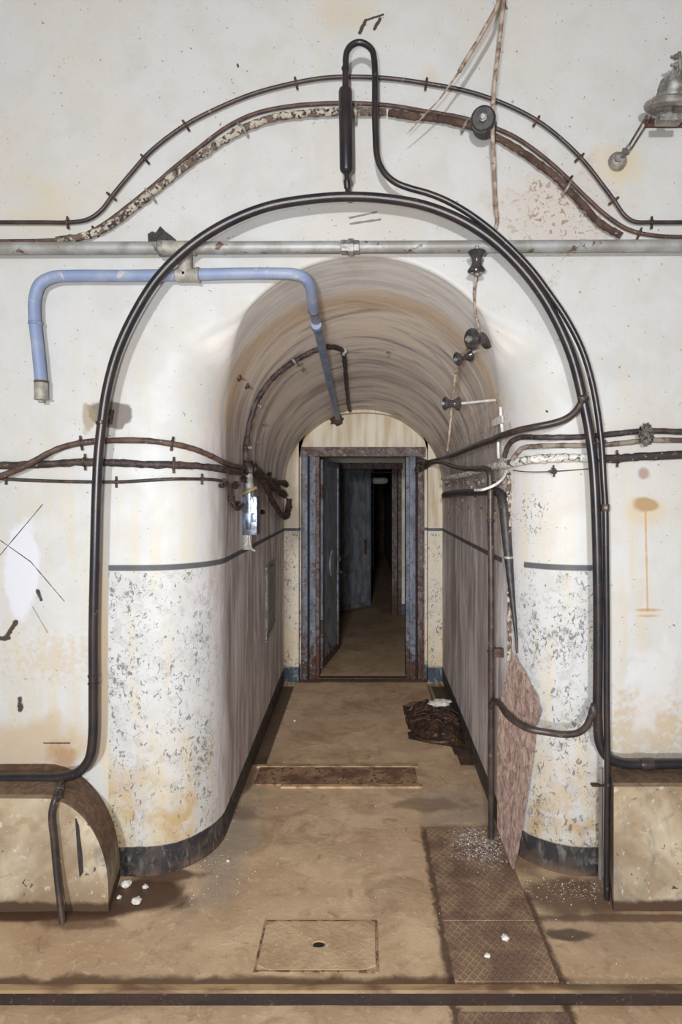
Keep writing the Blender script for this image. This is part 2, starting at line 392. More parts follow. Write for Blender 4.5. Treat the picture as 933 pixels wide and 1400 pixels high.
    for px, py, ru, rv in ((885, 1338, .12, .025), (800, 1345, .22, .02), (300, 1175, .1, .12), (800, 1215, .2, .08), (320, 1110, .05, .3)):
        Y = F*H/(py-CY); X = (px-CX)*Y/F
        c = n.mix(n.mul(n.blob(x, y, X, Y, ru, rv, fine, .9, .6), n.mul(dst, .8)), c, rgb(215, 208, 198))
    n.col(c); n.bump(n.add(n.mul(med, .5), n.add(n.mul(fine, .35), n.mul(grit, .12))), .45, .012)
    n.rough(n.ss(med, .3, .7, .45, .75)); return n.m
def plate_mat(name, dusty=True):
    n = N(name, .55, .25); x, y = n.x, n.y
    med = n.noise(7, 5, .5); fine = n.noise(45, 4, .4)
    k = 2*math.pi/.058
    u = n.mul(n.add(x, n.mul(y, .72)), k); v = n.mul(n.sub(x, n.mul(y, .72)), k)
    la = n.ss(n.ma('ABSOLUTE', n.ma('SINE', u)), .25, .5, 1, 0); lb = n.ss(n.ma('ABSOLUTE', n.ma('SINE', v)), .25, .5, 1, 0)
    dia = n.mx(la, lb)
    c = n.mix(n.ss(med, .35, .65), rgb(134, 106, 92), rgb(160, 132, 108))
    c = n.mix(n.mul(n.mul(dia, n.ss(med, .42, .62)), .45), c, rgb(200, 176, 146))
    c = n.mix(n.mul(n.ss(fine, .6, .7), .5), c, rgb(108, 80, 70))
    c = n.mix(n.mul(n.ss(n.noise(120, 2), .68, .74), .7), c, rgb(200, 185, 170))
    if dusty:
        hh = n.blob(x, y, .52, 2.88, .16, .22, fine, .5, .8)
        c = n.mix(n.mul(hh, n.ss(n.noise(75, 3, .6), .46, .58)), c, rgb(214, 200, 192))
    n.col(c); n.bump(n.add(n.mul(dia, .6), n.mul(fine, .25)), .6, .004); return n.m
def rust_frame(name, blue=(112, 124, 142), thr=(.46, .56), sc=9):
    n = N(name, .65, .1); a = n.noise(sc, 6, .8, rough=.7); b = n.noise(50, 4, .5); st = n.noise(10, 5, .4, sc3=(1.6, 1.6, .6))
    c = n.mix(n.ss(st, .3, .7), rgb(*blue), rgb(*[int(q*.72) for q in blue]))
    c = n.mix(n.ss(n.add(a, n.mul(n.ss(n.z, .0, .5, 1, 0), .18)), *thr), c, n.mix(n.ss(b, .4, .6), rgb(96, 62, 46), rgb(60, 42, 38)))
    c = n.mix(n.mul(n.ss(b, .64, .7), .7), c, rgb(180, 170, 165))
    n.col(c); n.bump(n.add(a, n.mul(b, .4)), .5, .006); return n.m
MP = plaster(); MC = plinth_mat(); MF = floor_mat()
M_PLATE = plate_mat('chequered_iron'); M_PLATE2 = plate_mat('chequered_iron_clean', False)
M_BLK = simple('black_lacquered_pipe', rgb(40, 39, 45), rgb(56, 48, 48), 9, .32, .1, bump=.12, c3=rgb(104, 90, 84), t3=(.66, .74), s3=30)
M_BLK2 = simple('black_pipe_worn', rgb(54, 48, 50), rgb(78, 64, 58), 12, .42, .1, bump=.15, c3=rgb(132, 110, 96), t3=(.64, .72), s3=40)
M_CAB = simple('tarred_cable', rgb(48, 42, 44), rgb(78, 64, 58), 25, .6, bump=.4, c3=rgb(150, 135, 125), t3=(.63, .7), s3=90)
M_CABB = simple('brown_cable', rgb(96, 74, 64), rgb(74, 56, 50), 20, .6, bump=.4, c3=rgb(150, 132, 120), t3=(.62, .7), s3=80)
M_BRN = simple('rusty_brown', rgb(90, 68, 58), rgb(56, 44, 40), 18, .7, .1, bump=.5, c3=rgb(140, 100, 76), t3=(.6, .68), s3=60)
M_GALV = simple('galvanised_pipe', rgb(172, 174, 176), rgb(148, 146, 142), 8, .5, .2, bump=.25, c3=rgb(104, 84, 70), t3=(.62, .70), s3=22)
M_GALV2 = simple('galvanised_fitting', rgb(150, 148, 144), rgb(178, 172, 162), 30, .6, .15, bump=.5, c3=rgb(110, 92, 72), t3=(.62, .7), s3=50)
M_BLUE = simple('pale_blue_paint', rgb(134, 150, 186), rgb(150, 163, 190), 8, .5, bump=.2, c3=rgb(188, 188, 188), t3=(.62, .72), s3=24)
M_BLUED = simple('scraped_blue_paint', rgb(112, 134, 176), rgb(140, 150, 172), 12, .5, bump=.35, c3=rgb(190, 195, 205), t3=(.60, .70), s3=45)
M_RAG = simple('ragged_lagging', rgb(188, 180, 166), rgb(112, 96, 86), 34, .9, bump=.8, c3=rgb(64, 56, 58), t3=(.52, .60), s3=60, thr=(.46, .56))
M_RAGD = simple('dark_ragged_lagging', rgb(92, 72, 62), rgb(70, 54, 48), 24, .9, bump=.8, c3=rgb(160, 145, 135), t3=(.62, .70), s3=45)
M_ROPE = simple('dusty_cloth_cable', rgb(184, 170, 156), rgb(140, 118, 104), 30, .85, bump=.5, c3=rgb(110, 84, 72), t3=(.60, .68), s3=60)
M_INS = simple('dark_glazed_porcelain', rgb(52, 50, 54), rgb(72, 68, 68), 20, .18, bump=.1, c3=rgb(140, 130, 122), t3=(.66, .74), s3=60)
M_METL = simple('bright_worn_metal', rgb(158, 158, 156), rgb(122, 118, 114), 30, .5, .4, bump=.3)
M_DUST = simple('dusty_grey_metal', rgb(128, 124, 122), rgb(164, 160, 154), 25, .5, .2, bump=.4, c3=rgb(70, 62, 60), t3=(.6, .7), s3=50)
M_WHT = simple('white_painted_metal', rgb(225, 225, 225), rgb(200, 198, 194), 20, .5, bump=.2, c3=rgb(120, 100, 85), t3=(.68, .74), s3=60)
M_WOOD = simple('reddish_wood', rgb(118, 84, 70), rgb(92, 66, 56), 10, .7, bump=.3, sc3=(1, 1, 6))
M_TAPE = simple('black_tape', rgb(40, 38, 40), rgb(58, 54, 54), 25, .5, bump=.5, c3=rgb(110, 98, 90), t3=(.66, .74), s3=60)
M_CHIP = simple('white_plaster_chip', rgb(232, 230, 226), rgb(200, 194, 184), 40, .9, bump=.3)
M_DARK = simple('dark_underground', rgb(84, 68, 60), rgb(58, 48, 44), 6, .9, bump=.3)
M_FR = rust_frame('rusty_blue_steel', (128, 136, 152), (.50, .66), 22); M_FR2 = rust_frame('rusty_brown_steel', (132, 122, 122), (.38, .62), 22)
M_DOOR = rust_frame('blue_grey_door', (150, 156, 164), (.62, .75), 14); M_DOOR2 = rust_frame('darker_blue_door', (130, 134, 142), (.6, .85), 12)
# board: flaky bark-like sheet
def board_mat():
    n = N('rotten_board', .85); a = n.noise(40, 6, .6, sc3=(1.2, 1.2, .5), rough=.7); b = n.noise(70, 4, .5, sc3=(1, 1, .6))
    c = n.mix(n.ss(a, .34, .66), rgb(122, 98, 90), rgb(182, 158, 146)); c = n.mix(n.mul(n.ss(b, .56, .70), .6), c, rgb(98, 76, 70))
    n.col(c); n.bump(n.add(a, n.mul(b, .5)), .9, .008); return n.m
M_BOARD = board_mat()
def step_mat():
    n = N('rusty_step_iron', .6, .1); a = n.noise(9, 5, .6, sc3=(.4, 1, 2)); b = n.noise(70, 3, .5)
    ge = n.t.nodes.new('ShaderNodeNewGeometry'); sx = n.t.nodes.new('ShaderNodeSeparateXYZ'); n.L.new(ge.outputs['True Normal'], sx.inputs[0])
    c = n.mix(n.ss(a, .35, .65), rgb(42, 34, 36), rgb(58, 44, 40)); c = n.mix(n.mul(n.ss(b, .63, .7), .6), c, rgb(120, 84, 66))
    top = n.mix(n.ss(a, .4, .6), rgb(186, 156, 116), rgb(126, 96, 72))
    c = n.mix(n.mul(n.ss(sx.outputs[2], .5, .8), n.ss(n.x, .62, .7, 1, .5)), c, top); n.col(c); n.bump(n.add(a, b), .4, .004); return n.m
M_STEP = step_mat()
def pipe_lag():
    n = N('white_dripped_lagging', .7); a = n.noise(30, 4, 1.2, rough=.7); b = n.noise(60, 3, .6)
    w = n.mix(n.ss(a, .50, .60), rgb(222, 220, 214), rgb(84, 78, 78)); w = n.mix(n.mul(n.ss(b, .6, .68), .6), w, rgb(150, 130, 110))
    d = n.mix(n.ss(b, .62, .68), rgb(56, 48, 50), rgb(170, 155, 145)); d = n.mix(n.mul(n.ss(a, .62, .7), .6), d, rgb(100, 70, 56))
    c = n.mix(n.ss(n.add(n.x, n.mul(n.sub(a, .5), .06)), .96-1.9665, .99-1.9665), w, d); n.col(c); n.bump(n.add(a, n.mul(b, .5)), .8, .006); return n.m
M_LAG = pipe_lag()
# ================================================================== SETTING
def grid(m_u, m_v, f):
    vs = [f(u, v) for u in m_u for v in m_v]; nv = len(m_v)
    fs = [(i*nv+j, i*nv+j+1, (i+1)*nv+j+1, (i+1)*nv+j) for i in range(len(m_u)-1) for j in range(nv-1)]
    return vs, fs
def opening(Y):   # outline of the passage at depth Y, foot left -> foot right, with outward normals and flare angle
    pts = []; R, zc = RR(Y), ZC(Y)
    for i in range(31): pts.append((-R, zc*i/30*1.0, -1, 0, -5))
    for i in range(1, 64):
        a = math.pi-math.pi*i/64; th = math.degrees(a if a < math.pi/2 else math.pi-a)
        pts.append((R*math.cos(a), zc+R*math.sin(a), math.cos(a), math.sin(a), th))
    for i in range(31): pts.append((R, zc*(30-i)/30, 1, 0, -5))
    return pts
def build_passage():
    npt = len(opening(Y0)); rows = []; uv = []
    def ring_flare(phi):
        row = []
        for k in range(npt):
            th = opening(Y0)[k][4]; a, b = flare(th)
            Yk = Y0+b-b*math.cos(phi); x, z, nx, nz, _ = opening(Yk)[k]; r = a-a*math.sin(phi)
            row.append((x+nx*r, Yk, z+nz*r))
        return row
    for i in range(0, 17): rows.append(ring_flare(math.pi/2*i/16))
    b0 = [flare(opening(Y0)[k][4])[1] for k in range(npt)]
    for i in range(1, 25):
        t = i/24; row = []
        for k in range(npt):
            ys = Y0+b0[k]; Yk = ys+(5.47-ys)*t; x, z, *_ = opening(Yk)[k]; row.append((x, Yk, z))
        rows.append(row)
    s = [0]; o = opening(4)
    for k in range(1, npt): s.append(s[-1]+math.hypot(o[k][0]-o[k-1][0], o[k][1]-o[k-1][1]))
    me = bpy.data.meshes.new('wall_passage')
    vs = [p for r in rows for p in r]
    fs = [(i*npt+k, i*npt+k+1, (i+1)*npt+k+1, (i+1)*npt+k) for i in range(len(rows)-1) for k in range(npt-1)]
    me.from_pydata(vs, [], fs); me.update()
    ul = me.uv_layers.new(name='UVMap')
    for lp in me.loops:
        ul.data[lp.index].uv = (vs[lp.vertex_index][1], s[lp.vertex_index % npt])
    for p in me.polygons: p.use_smooth = True
    me.materials.append(MP); ob = bpy.data.objects.new('wall_passage', me); COL.objects.link(ob); ob['kind'] = 'structure'
    return rows[0]
edge = build_passage()
ZT, XS = 3.9, 2.0
# facade around the opening: strips out to a rectangle
outer = []
for (x, y, z) in edge:
    if z < 1.6: outer.append((-XS if x < 0 else XS, Y0, z))
    else:
        dx, dz = x, z-1.6; k = 1e9
        if abs(dx) > 1e-6: k = min(k, XS/abs(dx))
        if dz > 1e-6: k = min(k, (ZT-1.6)/dz)
        outer.append((dx*k, Y0, 1.6+dz*k))
mw = M(); ne = len(edge); mw.v = [Vector(p) for p in edge+outer]
for i in range(ne-1): mw.f.append([i, i+1, ne+i+1, ne+i])
# corner wedges
for sgn in (-1, 1):
    for i in range(ne-1):
        a, b = outer[i], outer[i+1]
        if (abs(abs(a[0])-XS) < 1e-6) != (abs(abs(b[0])-XS) < 1e-6) and (a[0]*sgn > 0 or b[0]*sgn > 0):
            mw.v.append(Vector((sgn*XS, Y0, ZT))); mw.f.append([ne+i, ne+i+1, len(mw.v)-1])
struct('wall_facade', mw, MP, smooth=False)
# room the camera stands in
RW = simple('room_plaster', rgb(150, 148, 142), rgb(135, 130, 122), 3, .85, bump=.2)
struct('wall_left', M().box((-XS-.1, -8.6, -.1), (-XS, 2.75, ZT)), RW, smooth=False)
struct('wall_right', M().box((XS, -8.6, -.1), (XS+.1, 2.75, ZT)), RW, smooth=False)
struct('wall_back', M().box((-XS-.1, -8.7, -.1), (XS+.1, -8.6, ZT)), RW, smooth=False)
struct('ceiling', M().box((-XS-.1, -8.7, ZT), (XS+.1, 2.75, ZT+.1)), RW, smooth=False)
# floors
def axis(a, b, st, crit):
    v = [a+(b-a)*i/int(round((b-a)/st)) for i in range(int(round((b-a)/st))+1)]
    for c in crit: v += [c-.002, c+.002]
    return sorted(set(round(q, 5) for q in v))
def gut(x, y):
    ax = abs(x)
    xin = .575 if x < 0 else .575-.03*max(0, min(1, (y-3.8)/1.4))
    if 3.74 < y < 5.37 and xin < ax: return -.035
    return 0
def fh(x, y):
    h = .004*mnoise.noise(Vector((x*3, y*3, 0)))+.0015*mnoise.noise(Vector((x*14, y*14, 3)))
    return min(h-.001, .001)+gut(x, y)
fx = axis(-XS, XS, .03, (-.575, .575)); fy = axis(2.045, 5.6, .03, (3.74, 5.37))
vs, fs = grid(fx, fy, lambda x, y: (x, y, fh(x, y)))
struct('floor', M().add(vs, fs), MF)
vs, fs = grid(axis(-XS, XS, .1, ()), axis(-8.6, 2.03, .1, ()), lambda x, y: (x, y, -.036+.002*mnoise.noise(Vector((x*4, y*4, 0)))))
struct('floor.001', M().add(vs, fs), MF)
struct('floor.002', M().box((-2, 5.6, -.1), (2, 17, -.002)), MF, smooth=False)
# iron step edge
single('step_edging', M().prism([(-XS, 2.028, -.036), (-XS, 2.028, .002), (-XS, 2.034, .008), (-XS, 2.060, .008), (-XS, 2.068, .001), (-XS, 2.06, -.036)], (2*XS, 0, 0)), M_STEP,
       'long rusty iron edging of the floor step across the foreground', 'step edge', ang=30)
# end wall: arched screen, lunette, door frame
def arch_poly(hw, z0, zt, n=24):
    return [(-hw, z0)]+[(-hw*math.cos(math.pi*i/n), z0+(zt-z0)*math.sin(math.pi*i/n)) for i in range(1, n)]+[(hw, z0)]
ms = M(); YS = 5.38
out = [(x, z) for x, z, *_ in opening(YS)]
def inner_pt(i, n):
    # matching path round the inner arch
    t = i/(n-1); hw, zs, zt = .547, 1.98, 2.275
    Ls = zs; La = 1.35; L = 2*Ls+La; d = t*L
    if d < Ls: return (-hw, d)
    if d > Ls+La: return (hw, L-d)
    a = math.pi*(d-Ls)/La
    return (-hw*math.cos(a), zs+(zt-zs)*math.sin(a)**.8)
n_o = len(out); inn = [inner_pt(i, n_o) for i in range(n_o)]
o2 = [(x*1.02, z+(.02 if z > 1.7 else 0)) for x, z in out]
for row, yy in ((o2, YS), (inn, YS), (inn, 5.47)): ms.v += [Vector((x, yy, z)) for x, z in row]
for i in range(n_o-1):
    ms.f.append([i, i+1, n_o+i+1, n_o+i]); ms.f.append([n_o+i, n_o+i+1, 2*n_o+i+1, 2*n_o+i])
struct('wall_end', ms, MP, ang=30)
def wall_hole(y, x0, x1, zt, X=.9, Z=2.6, th=.12, sy=None):
    m = M(); m.box((-X, y, -.05), (x0, y+th, Z)).box((x1, y, -.05), (X, y+th, Z)).box((x0, y, zt), (x1, y+th, Z)); return m
struct('wall_door', wall_hole(5.462, -.52, .50, 1.96), MP, smooth=False)
for i, (xa, xb) in enumerate(((-.664, -.548), (.548, .662))):
    m = M().prism([(xa, 5.372, 0), (xb, 5.372, 0), (xb, 5.372, .118), (xa, 5.372, .124)], (0, .02, 0)); struct('trim_%d' % (i+1), m, MP, smooth=False)
# door frame 1
d1 = Thing('door_1', None, None, (0, 5.5, 0), kind='structure')
M_GROOVE = simple('dark_groove', rgb(44, 40, 42), rgb(30, 28, 30), 20, .8)
def frame(th, xl, xr, zt, y, w, mats, matl):
    for s, xo, (mo, mi, mt) in ((-1, xl, mats[0]), (1, xr, mats[1])):
        def bxx(u0, u1, y0, y1, z1):
            a, b = xo-s*w*u0, xo-s*w*u1; return M().box((min(a, b), y0, 0), (max(a, b), y1, z1))
        jb_ = th.part('door_jamb', bxx(0, .36, y-.030, y+.1, zt+w*.45), mo, bev=.003)
        th.part('bead', bxx(.02, .09, y-.042, y-.028, zt), M_FR2, sub=jb_, smooth=False)
        th.part('groove', bxx(.34, .50, y+.03, y+.1, zt), M_GROOVE, sub=jb_, smooth=False)
        th.part('stop_bar', bxx(.48, .80, y-.012, y+.12, zt), mi, sub=jb_, bev=.003)
        th.part('inner_flange', bxx(.78, 1.0, y+.02, y+.16, zt), mt, sub=jb_, bev=.002)
    th.part('lintel', M().box((xl-.01, y-.045, zt-.002), (xr+.01, y+.12, zt+.075)).box((xl-.005, y-.06, zt+.06), (xr+.005, y-.02, zt+.078)), matl, smooth=False)
frame(d1, -.533, .522, 1.907, 5.46, .155, ((M_FR, M_FR, M_FR2), (M_FR2, M_FR, M_FR)), M_FR2)
d1.part('sill', M().box((-.40, 5.47, -.01), (.38, 5.52, .004)), M_FR2, smooth=False)
def leaf(th, a, b, z0, z1, t, mat, mat2, ribs=True, wheel=False):
    a = Vector((a[0], a[1], 0)); b = Vector((b[0], b[1], 0)); L = (b-a).length; d = (b-a)/L; nn = Vector((-d.y, d.x, 0))
    if nn.x < 0 and abs(nn.x) > abs(nn.y) or (abs(nn.x) <= abs(nn.y) and nn.y > 0): nn = -nn   # towards viewer side
    def bx(m, u0, u1, w0, w1, q0, q1):
        vs = [a+d*u+nn*w+Vector((0, 0, q)) for u in (u0, u1) for w in (w0, w1) for q in (q0, q1)]
        m.add(vs, [(0,1,3,2),(4,6,7,5),(0,4,5,1),(2,3,7,6),(0,2,6,4),(1,5,7,3)]); return m
    lf = th.part('door_leaf', bx(M(), 0, L, -t, 0, z0, z1), mat, smooth=False)
    for (u0, u1, q0, q1) in ((0, .05, z0, z1), (L-.05, L, z0, z1), (.05, L-.05, z0, z0+.05), (.05, L-.05, z1-.05, z1)):
        th.part('edge_bar', bx(M(), u0, u1, .0005, .014, q0, q1), mat2, sub=lf, smooth=False)
    return lf, a, d, nn, bx
lf, a, d, nn, bx = leaf(d1, (-.372, 5.64), (-.252, 6.36), .04, 1.89, .03, M_DOOR, M_FR)
m = M(); bx(m, .60, .64, .014, .05, .93, .97); m.tube([a+d*.62+nn*.05+Vector((0, 0, .82+.0)), a+d*.66+nn*.06+Vector((0, 0, .81)), a+d*.80+nn*.06+Vector((0, 0, .80))], .012, sub=4)
d1.part('door_handle', m, M_BRN, sub=lf)
m = M(); m.lathe(a+d*.45+nn*.001+Vector((0, 0, .92)), nn, [(.13, 0), (.13, .012), (.115, .014), (.02, .016)]); d1.part('round_plate', m, M_DOOR, sub=lf)
for zz in (.35, 1.55): d1.part('hinge', M().lathe(Vector((-.368, 5.615, zz)), (0, 0, 1), [(.014, 0), (.014, .12)]), M_BRN)
# vestibule
struct('wall_vestibule', M().box((-.95, 5.58, -.05), (-.85, 8.4, 2.5)).box((.66, 5.58, -.05), (.76, 8.4, 2.5)), MP, smooth=False)
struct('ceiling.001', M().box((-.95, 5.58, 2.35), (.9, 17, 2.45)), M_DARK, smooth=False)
struct('wall_inner', wall_hole(8.32, -.40, .49, 1.97, X=.95, Z=2.4), simple('inner_plaster', rgb(225, 220, 208), rgb(205, 196, 180), 4, .85), smooth=False)
d2 = Thing('door_2', None, None, (0, 8.3, 0), kind='structure')
frame(d2, -.46, .500, 1.905, 8.30, .125, ((M_FR2, M_FR2, M_FR2), (M_FR2, M_FR2, M_FR2)), M_FR2)
lf, a, d, nn, bx = leaf(d2, (-.335, 8.38), (.095, 8.86), .03, 1.91, .03, M_DOOR2, M_DOOR2)
m = M(); bx(m, .5, .53, .014, .04, .75, .95); d2.part('door_handle', m, M_BRN, sub=lf)
struct('trim_3', M().box((.502, 8.30, 0), (.66, 8.322, .14)), simple('blue_skirting', rgb(66, 80, 96), rgb(92, 104, 116), 12, .7), smooth=False)
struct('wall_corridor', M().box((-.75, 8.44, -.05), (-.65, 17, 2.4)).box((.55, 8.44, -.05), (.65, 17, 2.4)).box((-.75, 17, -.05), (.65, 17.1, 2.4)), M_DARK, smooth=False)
# plinths
mp = M()
def plinth(m, pf, pb, yf, yb):
    """front outline pf and back outline pb (lists of x,z, same length)"""
    n = len(pf); m.add([(x, yf, z) for x, z in pf]+[(x, yf+.012, z+.010 if z > .01 else z) for x, z in pf]+[(x, yb, z) for x, z in pb],
        [tuple(range(n))]+[(i, i+1, n+i+1, n+i) for i in range(n-1)]+[(n+i, n+i+1, 2*n+i+1, 2*n+i) for i in range(n-1)]); return m
pf = [(-XS, -.02), (-XS, .435), (-1.22, .43)]; pb = [(-XS, -.02), (-XS, .466), (-1.32, .47)]
for i in range(1, 15):
    t = math.pi/2*i/14; pf.append((-1.22+.245*math.sin(t), .08+.35*math.cos(t))); pb.append((-1.32+.305*math.sin(t), .05+.42*math.cos(t)))
pf.append((-.973, -.02)); pb.append((-1.012, -.02))
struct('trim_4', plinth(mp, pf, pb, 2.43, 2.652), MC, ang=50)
mp = M(); pf = [(.957, -.02), (.957, .475), (XS, .478), (XS, -.02)]; pb = [(1.025, -.02), (1.025, .492), (XS, .492), (XS, -.02)]
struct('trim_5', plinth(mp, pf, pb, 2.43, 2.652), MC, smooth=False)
single('crack_strip', M().prism([A(104, 1118, 2.43), A(108, 1128, 2.43), A(113, 1170, 2.43), A(114, 1192, 2.43), A(110, 1198, 2.43), A(107, 1165, 2.43)], (0, -.008, 0)), M_TAPE,  # thin black strip added to stand for a dark crack in the face
       'narrow black strip standing for a dark crack in the rounded cement block, left', 'strip', smooth=False)
# ================================================================== PIPES
def clipmesh(p, tdir, r, stub=.012, w=.009):
    m = M(); p = Vector(p); t = Vector(tdir).normalized()
    m.lathe(p-t*w/2, t, [(r*1.25, 0), (r*1.38, w*.3), (r*1.38, w*.7), (r*1.25, w)], 14)
    side = t.cross(Vector((0, 1, 0)))
    if side.length < .1: side = Vector((0, 0, 1))
    side.normalize()
    for s in (-1, 1):
        q = p+side*s*(r*1.3+stub*.5); m.lathe(q-side*stub*.7+Vector((0, .3*r, 0)), side, [(w*.55, 0), (w*.6, stub*.7), (w*.5, stub*1.4)], 8)
    return m
def nearest_dir(pts, p):
    best = min(range(len(pts)), key=lambda i: (pts[i]-p).length); a = pts[max(best-1, 0)]; b = pts[min(best+1, len(pts)-1)]; return b-a
def cable(name, label, cat, pts, r, mat, clips=(), clipmat=None, group=None, lump=0, ls=40, part='cable_run', seg=10, sub=6, Yc=None):
    pts = [Vector(p) for p in pts]
    t = Thing(name, label, cat, pts[0], group)
    t.part(part, M().tube(pts, r, seg=seg, lump=lump, ls=ls, sub=sub), mat)
    rr = r if not isinstance(r, list) else r[0]
    for c in clips: t.part('clip', clipmesh(c, nearest_dir(pts, Vector(c)), rr), clipmat or M_BRN)
    return t
# 1. big black arch pipe
YA = 2.545
ap = [(-166, 1066), (-20, 1065), (40, 1064), (84, 1063), (108, 1055), (122, 1038), (127, 1012), (128, 950), (128, 860), (130, 760), (132, 680), (135, 620), (140, 575), (147, 530), (161, 480), (184, 430), (216, 380), (260, 337), (310, 305), (365, 283),
      (420, 273), (476, 269), (530, 272), (580, 281), (625, 298), (665, 322), (702, 355), (736, 396), (762, 440), (783, 490), (797, 545), (806, 590), (812, 640), (816, 720), (818, 820), (818, 920), (818, 990), (821, 1018), (832, 1036), (852, 1044), (885, 1045), (940, 1044), (1150, 1043)]
apw = [A(x, y, YA) for x, y in ap]
arch = Thing('arched_pipe', 'thick shiny black pipe bent into a big arch round the passage mouth', 'pipe', apw[3])
arch.part('main_tube', M().tube(apw, .0195, seg=18, sub=5), M_BLK)
def collar(th, p, tdir, r, w, mat, name='collar', sub=None, seg=18):
    t = Vector(tdir).normalized(); p = Vector(p)
    return th.part(name, M().lathe(p-t*w/2, t, [(r*.9, 0), (r, w*.15), (r, w*.85), (r*.9, w)], seg), mat, sub=sub)
collar(arch, A(128, 924, YA), (0, 0, 1), .0225, .012, M_BLK); collar(arch, A(128, 934, YA), (0, 0, 1), .0225, .008, M_BLK); collar(arch, A(139, 578, YA), (-.1, 0, 1), .023, .014, M_BLK)
collar(arch, A(884, 1045, YA), (1, 0, 0), .0235, .05, M_BLK2)
arch.part('stay', M().tube([A(143, 572, YA+.015), A(149, 570, YA+.05), A(151, 569, Y0+.005)], .008, sub=3).tube([A(153, 560, Y0-.006), A(150, 580, Y0-.006)], .010, smooth=False), M_BRN)
# drain leg from the left bottom bend
arch.part('drain_leg', M().tube([A(85, 1068, YA-.01), A(81, 1078, 2.48), A(76, 1092, 2.41), A(71, 1112, 2.40), A(74, 1150, 2.395), A(79, 1205, 2.385), A(86, 1262, 2.36)], [.013, .014, .014, .013, .0125, .0125, .012], seg=12), M_BLK2)
arch.part('valve', M().lathe(A(80, 1082, 2.455), A(76, 1092, 2.41)-A(82, 1074, 2.49), [(.012, -.02), (.018, -.015), (.018, .0), (.013, .002), (.013, .012), (.017, .014), (.017, .02)], 8), M_BLK2)
arch.part('valve_lever', M().box(A(78, 1090, 2.395)-Vector((.018, .004, .004)), A(78, 1090, 2.395)+Vector((.018, .004, .004))), M_BLK2)
# 2. side branches off the big pipe
gp = [A(799, 541, YA-.005), A(794, 552, YA-.002), A(786, 564, YA), A(773, 573, YA+.005), A(755, 579, 2.56), A(735, 583, 2.58), A(715, 587, 2.62), A(700, 591, 2.69), A(686, 596, 2.83), A(675, 601, 3.03), A(660, 606, 3.31), A(640, 614, 3.77), A(620, 622, 4.38), A(600, 628, 5.23), A(588, 631, 5.33), A(578, 634, 5.41), A(573, 636, 5.45)]
br_ = Thing('branch_pipe', 'dark pipe branching off the arch pipe and running back into the passage, right', 'pipe', gp[-1])
br_.part('tube', M().tube(gp, [.014]*8+[.015]*9, seg=14, lump=0), M_BLK2)
br_.part('weld_tee', M().rock(A(798, 546, YA-.01), .022, .02, .024, 3, .3), M_BLK2)
# silencer with hairpin loop pipe
si = Thing('separator_pipe', 'black cylinder with hairpin loop pipe standing on top of the arch pipe', 'pipe', A(477, 262, YA))
YB = 2.53
si.part('cylinder', M().lathe(A(474, 234, YB), A(472.5, 124, YB)-A(474, 234, YB), [(.008, -.012), (.014, -.01), (.024, 0), (.027, .008), (.0272, .315), (.024, .326), (.015, .333), (.008, .34)], 24), M_BLK)
si.part('lower_neck', M().lathe(A(476, 266, YB+.005), A(474, 236, YB)-A(476, 266, YB+.005), [(.015, 0), (.011, .012), (.010, .02), (.014, .026), (.0145, .055), (.010, .06), (.010, .1)], 18), M_BLK)
si.part('upper_neck', M().lathe(A(472.5, 126, YB), (0, 0, 1), [(.011, -.02), (.010, .01), (.0125, .03), (.0125, .088), (.0155, .09), (.0155, .098), (.011, .1)], 18), M_BLK)
lp = [(473, 98), (473, 88), (473, 80), (475, 70), (481, 62), (491, 58), (501, 61), (509, 69), (512, 82), (513, 100), (513, 130), (513, 160), (514, 190), (515, 208), (519, 224), (528, 239), (542, 250), (560, 257), (585, 264), (610, 274), (640, 291), (670, 313), (700, 340), (728, 370), (752, 402), (775, 436), (795, 475), (808, 515), (817, 560), (823, 610), (826, 660), (828, 690), (829, 760), (830, 860)]
lpw = [A(x, y, YB) for x, y in lp]+[A(830, 960, 2.52), A(831, 1060, 2.505), A(830, 1150, 2.50), A(830, 1229, 2.50)]
lpw = [Vector((p.x, p.y, p.z)) for p in lpw]
si.part('loop_tube', M().tube(lpw, .0125, seg=14, sub=5), M_BLK)
collar(si, A(828, 694, YB), (0, 0, 1), .0165, .03, M_BLK2); si.part('lead_seal', M().lathe(A(828, 694, YB-.012), (0, -1, 0), [(.008, 0), (.009, .004), (.006, .008)]), M_METL)
si.part('clip', M().box(A(822, 604, YB)-Vector((.02, .006, .008)), A(822, 604, YB)+Vector((.02, .006, .008))), M_BRN, bev=.002)
# lower branch and stand pipe inside the mouth
sp = [A(573, 640, 5.44), A(580, 640, 5.40), A(590, 634, 5.22), A(603, 632, 4.85), A(620, 638, 4.35), A(640, 641, 3.7), A(656, 641, 3.25), A(664, 641, 3.0), A(669, 645, 2.94), A(670.5, 660, 2.93), A(671, 720, 2.93), A(672, 800, 2.93), A(672, 900, 2.93), A(672, 1000, 2.93), A(672, 1080, 2.93), A(672, 1147, 2.93)]
st = Thing('stand_pipe', 'upright black pipe inside the right of the mouth, from floor to elbow', 'pipe', sp[-1])
st.part('tube', M().tube(sp, .0145, seg=14, sub=6), M_BLK2)
collar(st, A(672, 891, 2.93), (0, 0, 1), .0185, .014, M_BLK2); collar(st, A(671, 712, 2.93), (0, 0, 1), .0175, .014, M_BLK2)
st.part('bracket', M().box((.60, 2.915, A(0, 898, 2.93).z), (.645, 2.945, A(0, 886, 2.93).z)), M_BRN, bev=.002)
jp = [A(671, 966, 2.915), A(677, 959, 2.86), A(684, 963, 2.76), A(693, 976, 2.66), A(707, 988, 2.58), A(725, 997, 2.53), A(748, 1001, 2.51), A(772, 1004, 2.505), A(790, 1002, 2.505), A(802, 993, 2.515), A(808, 980, 2.53), A(814, 966, 2.545)]
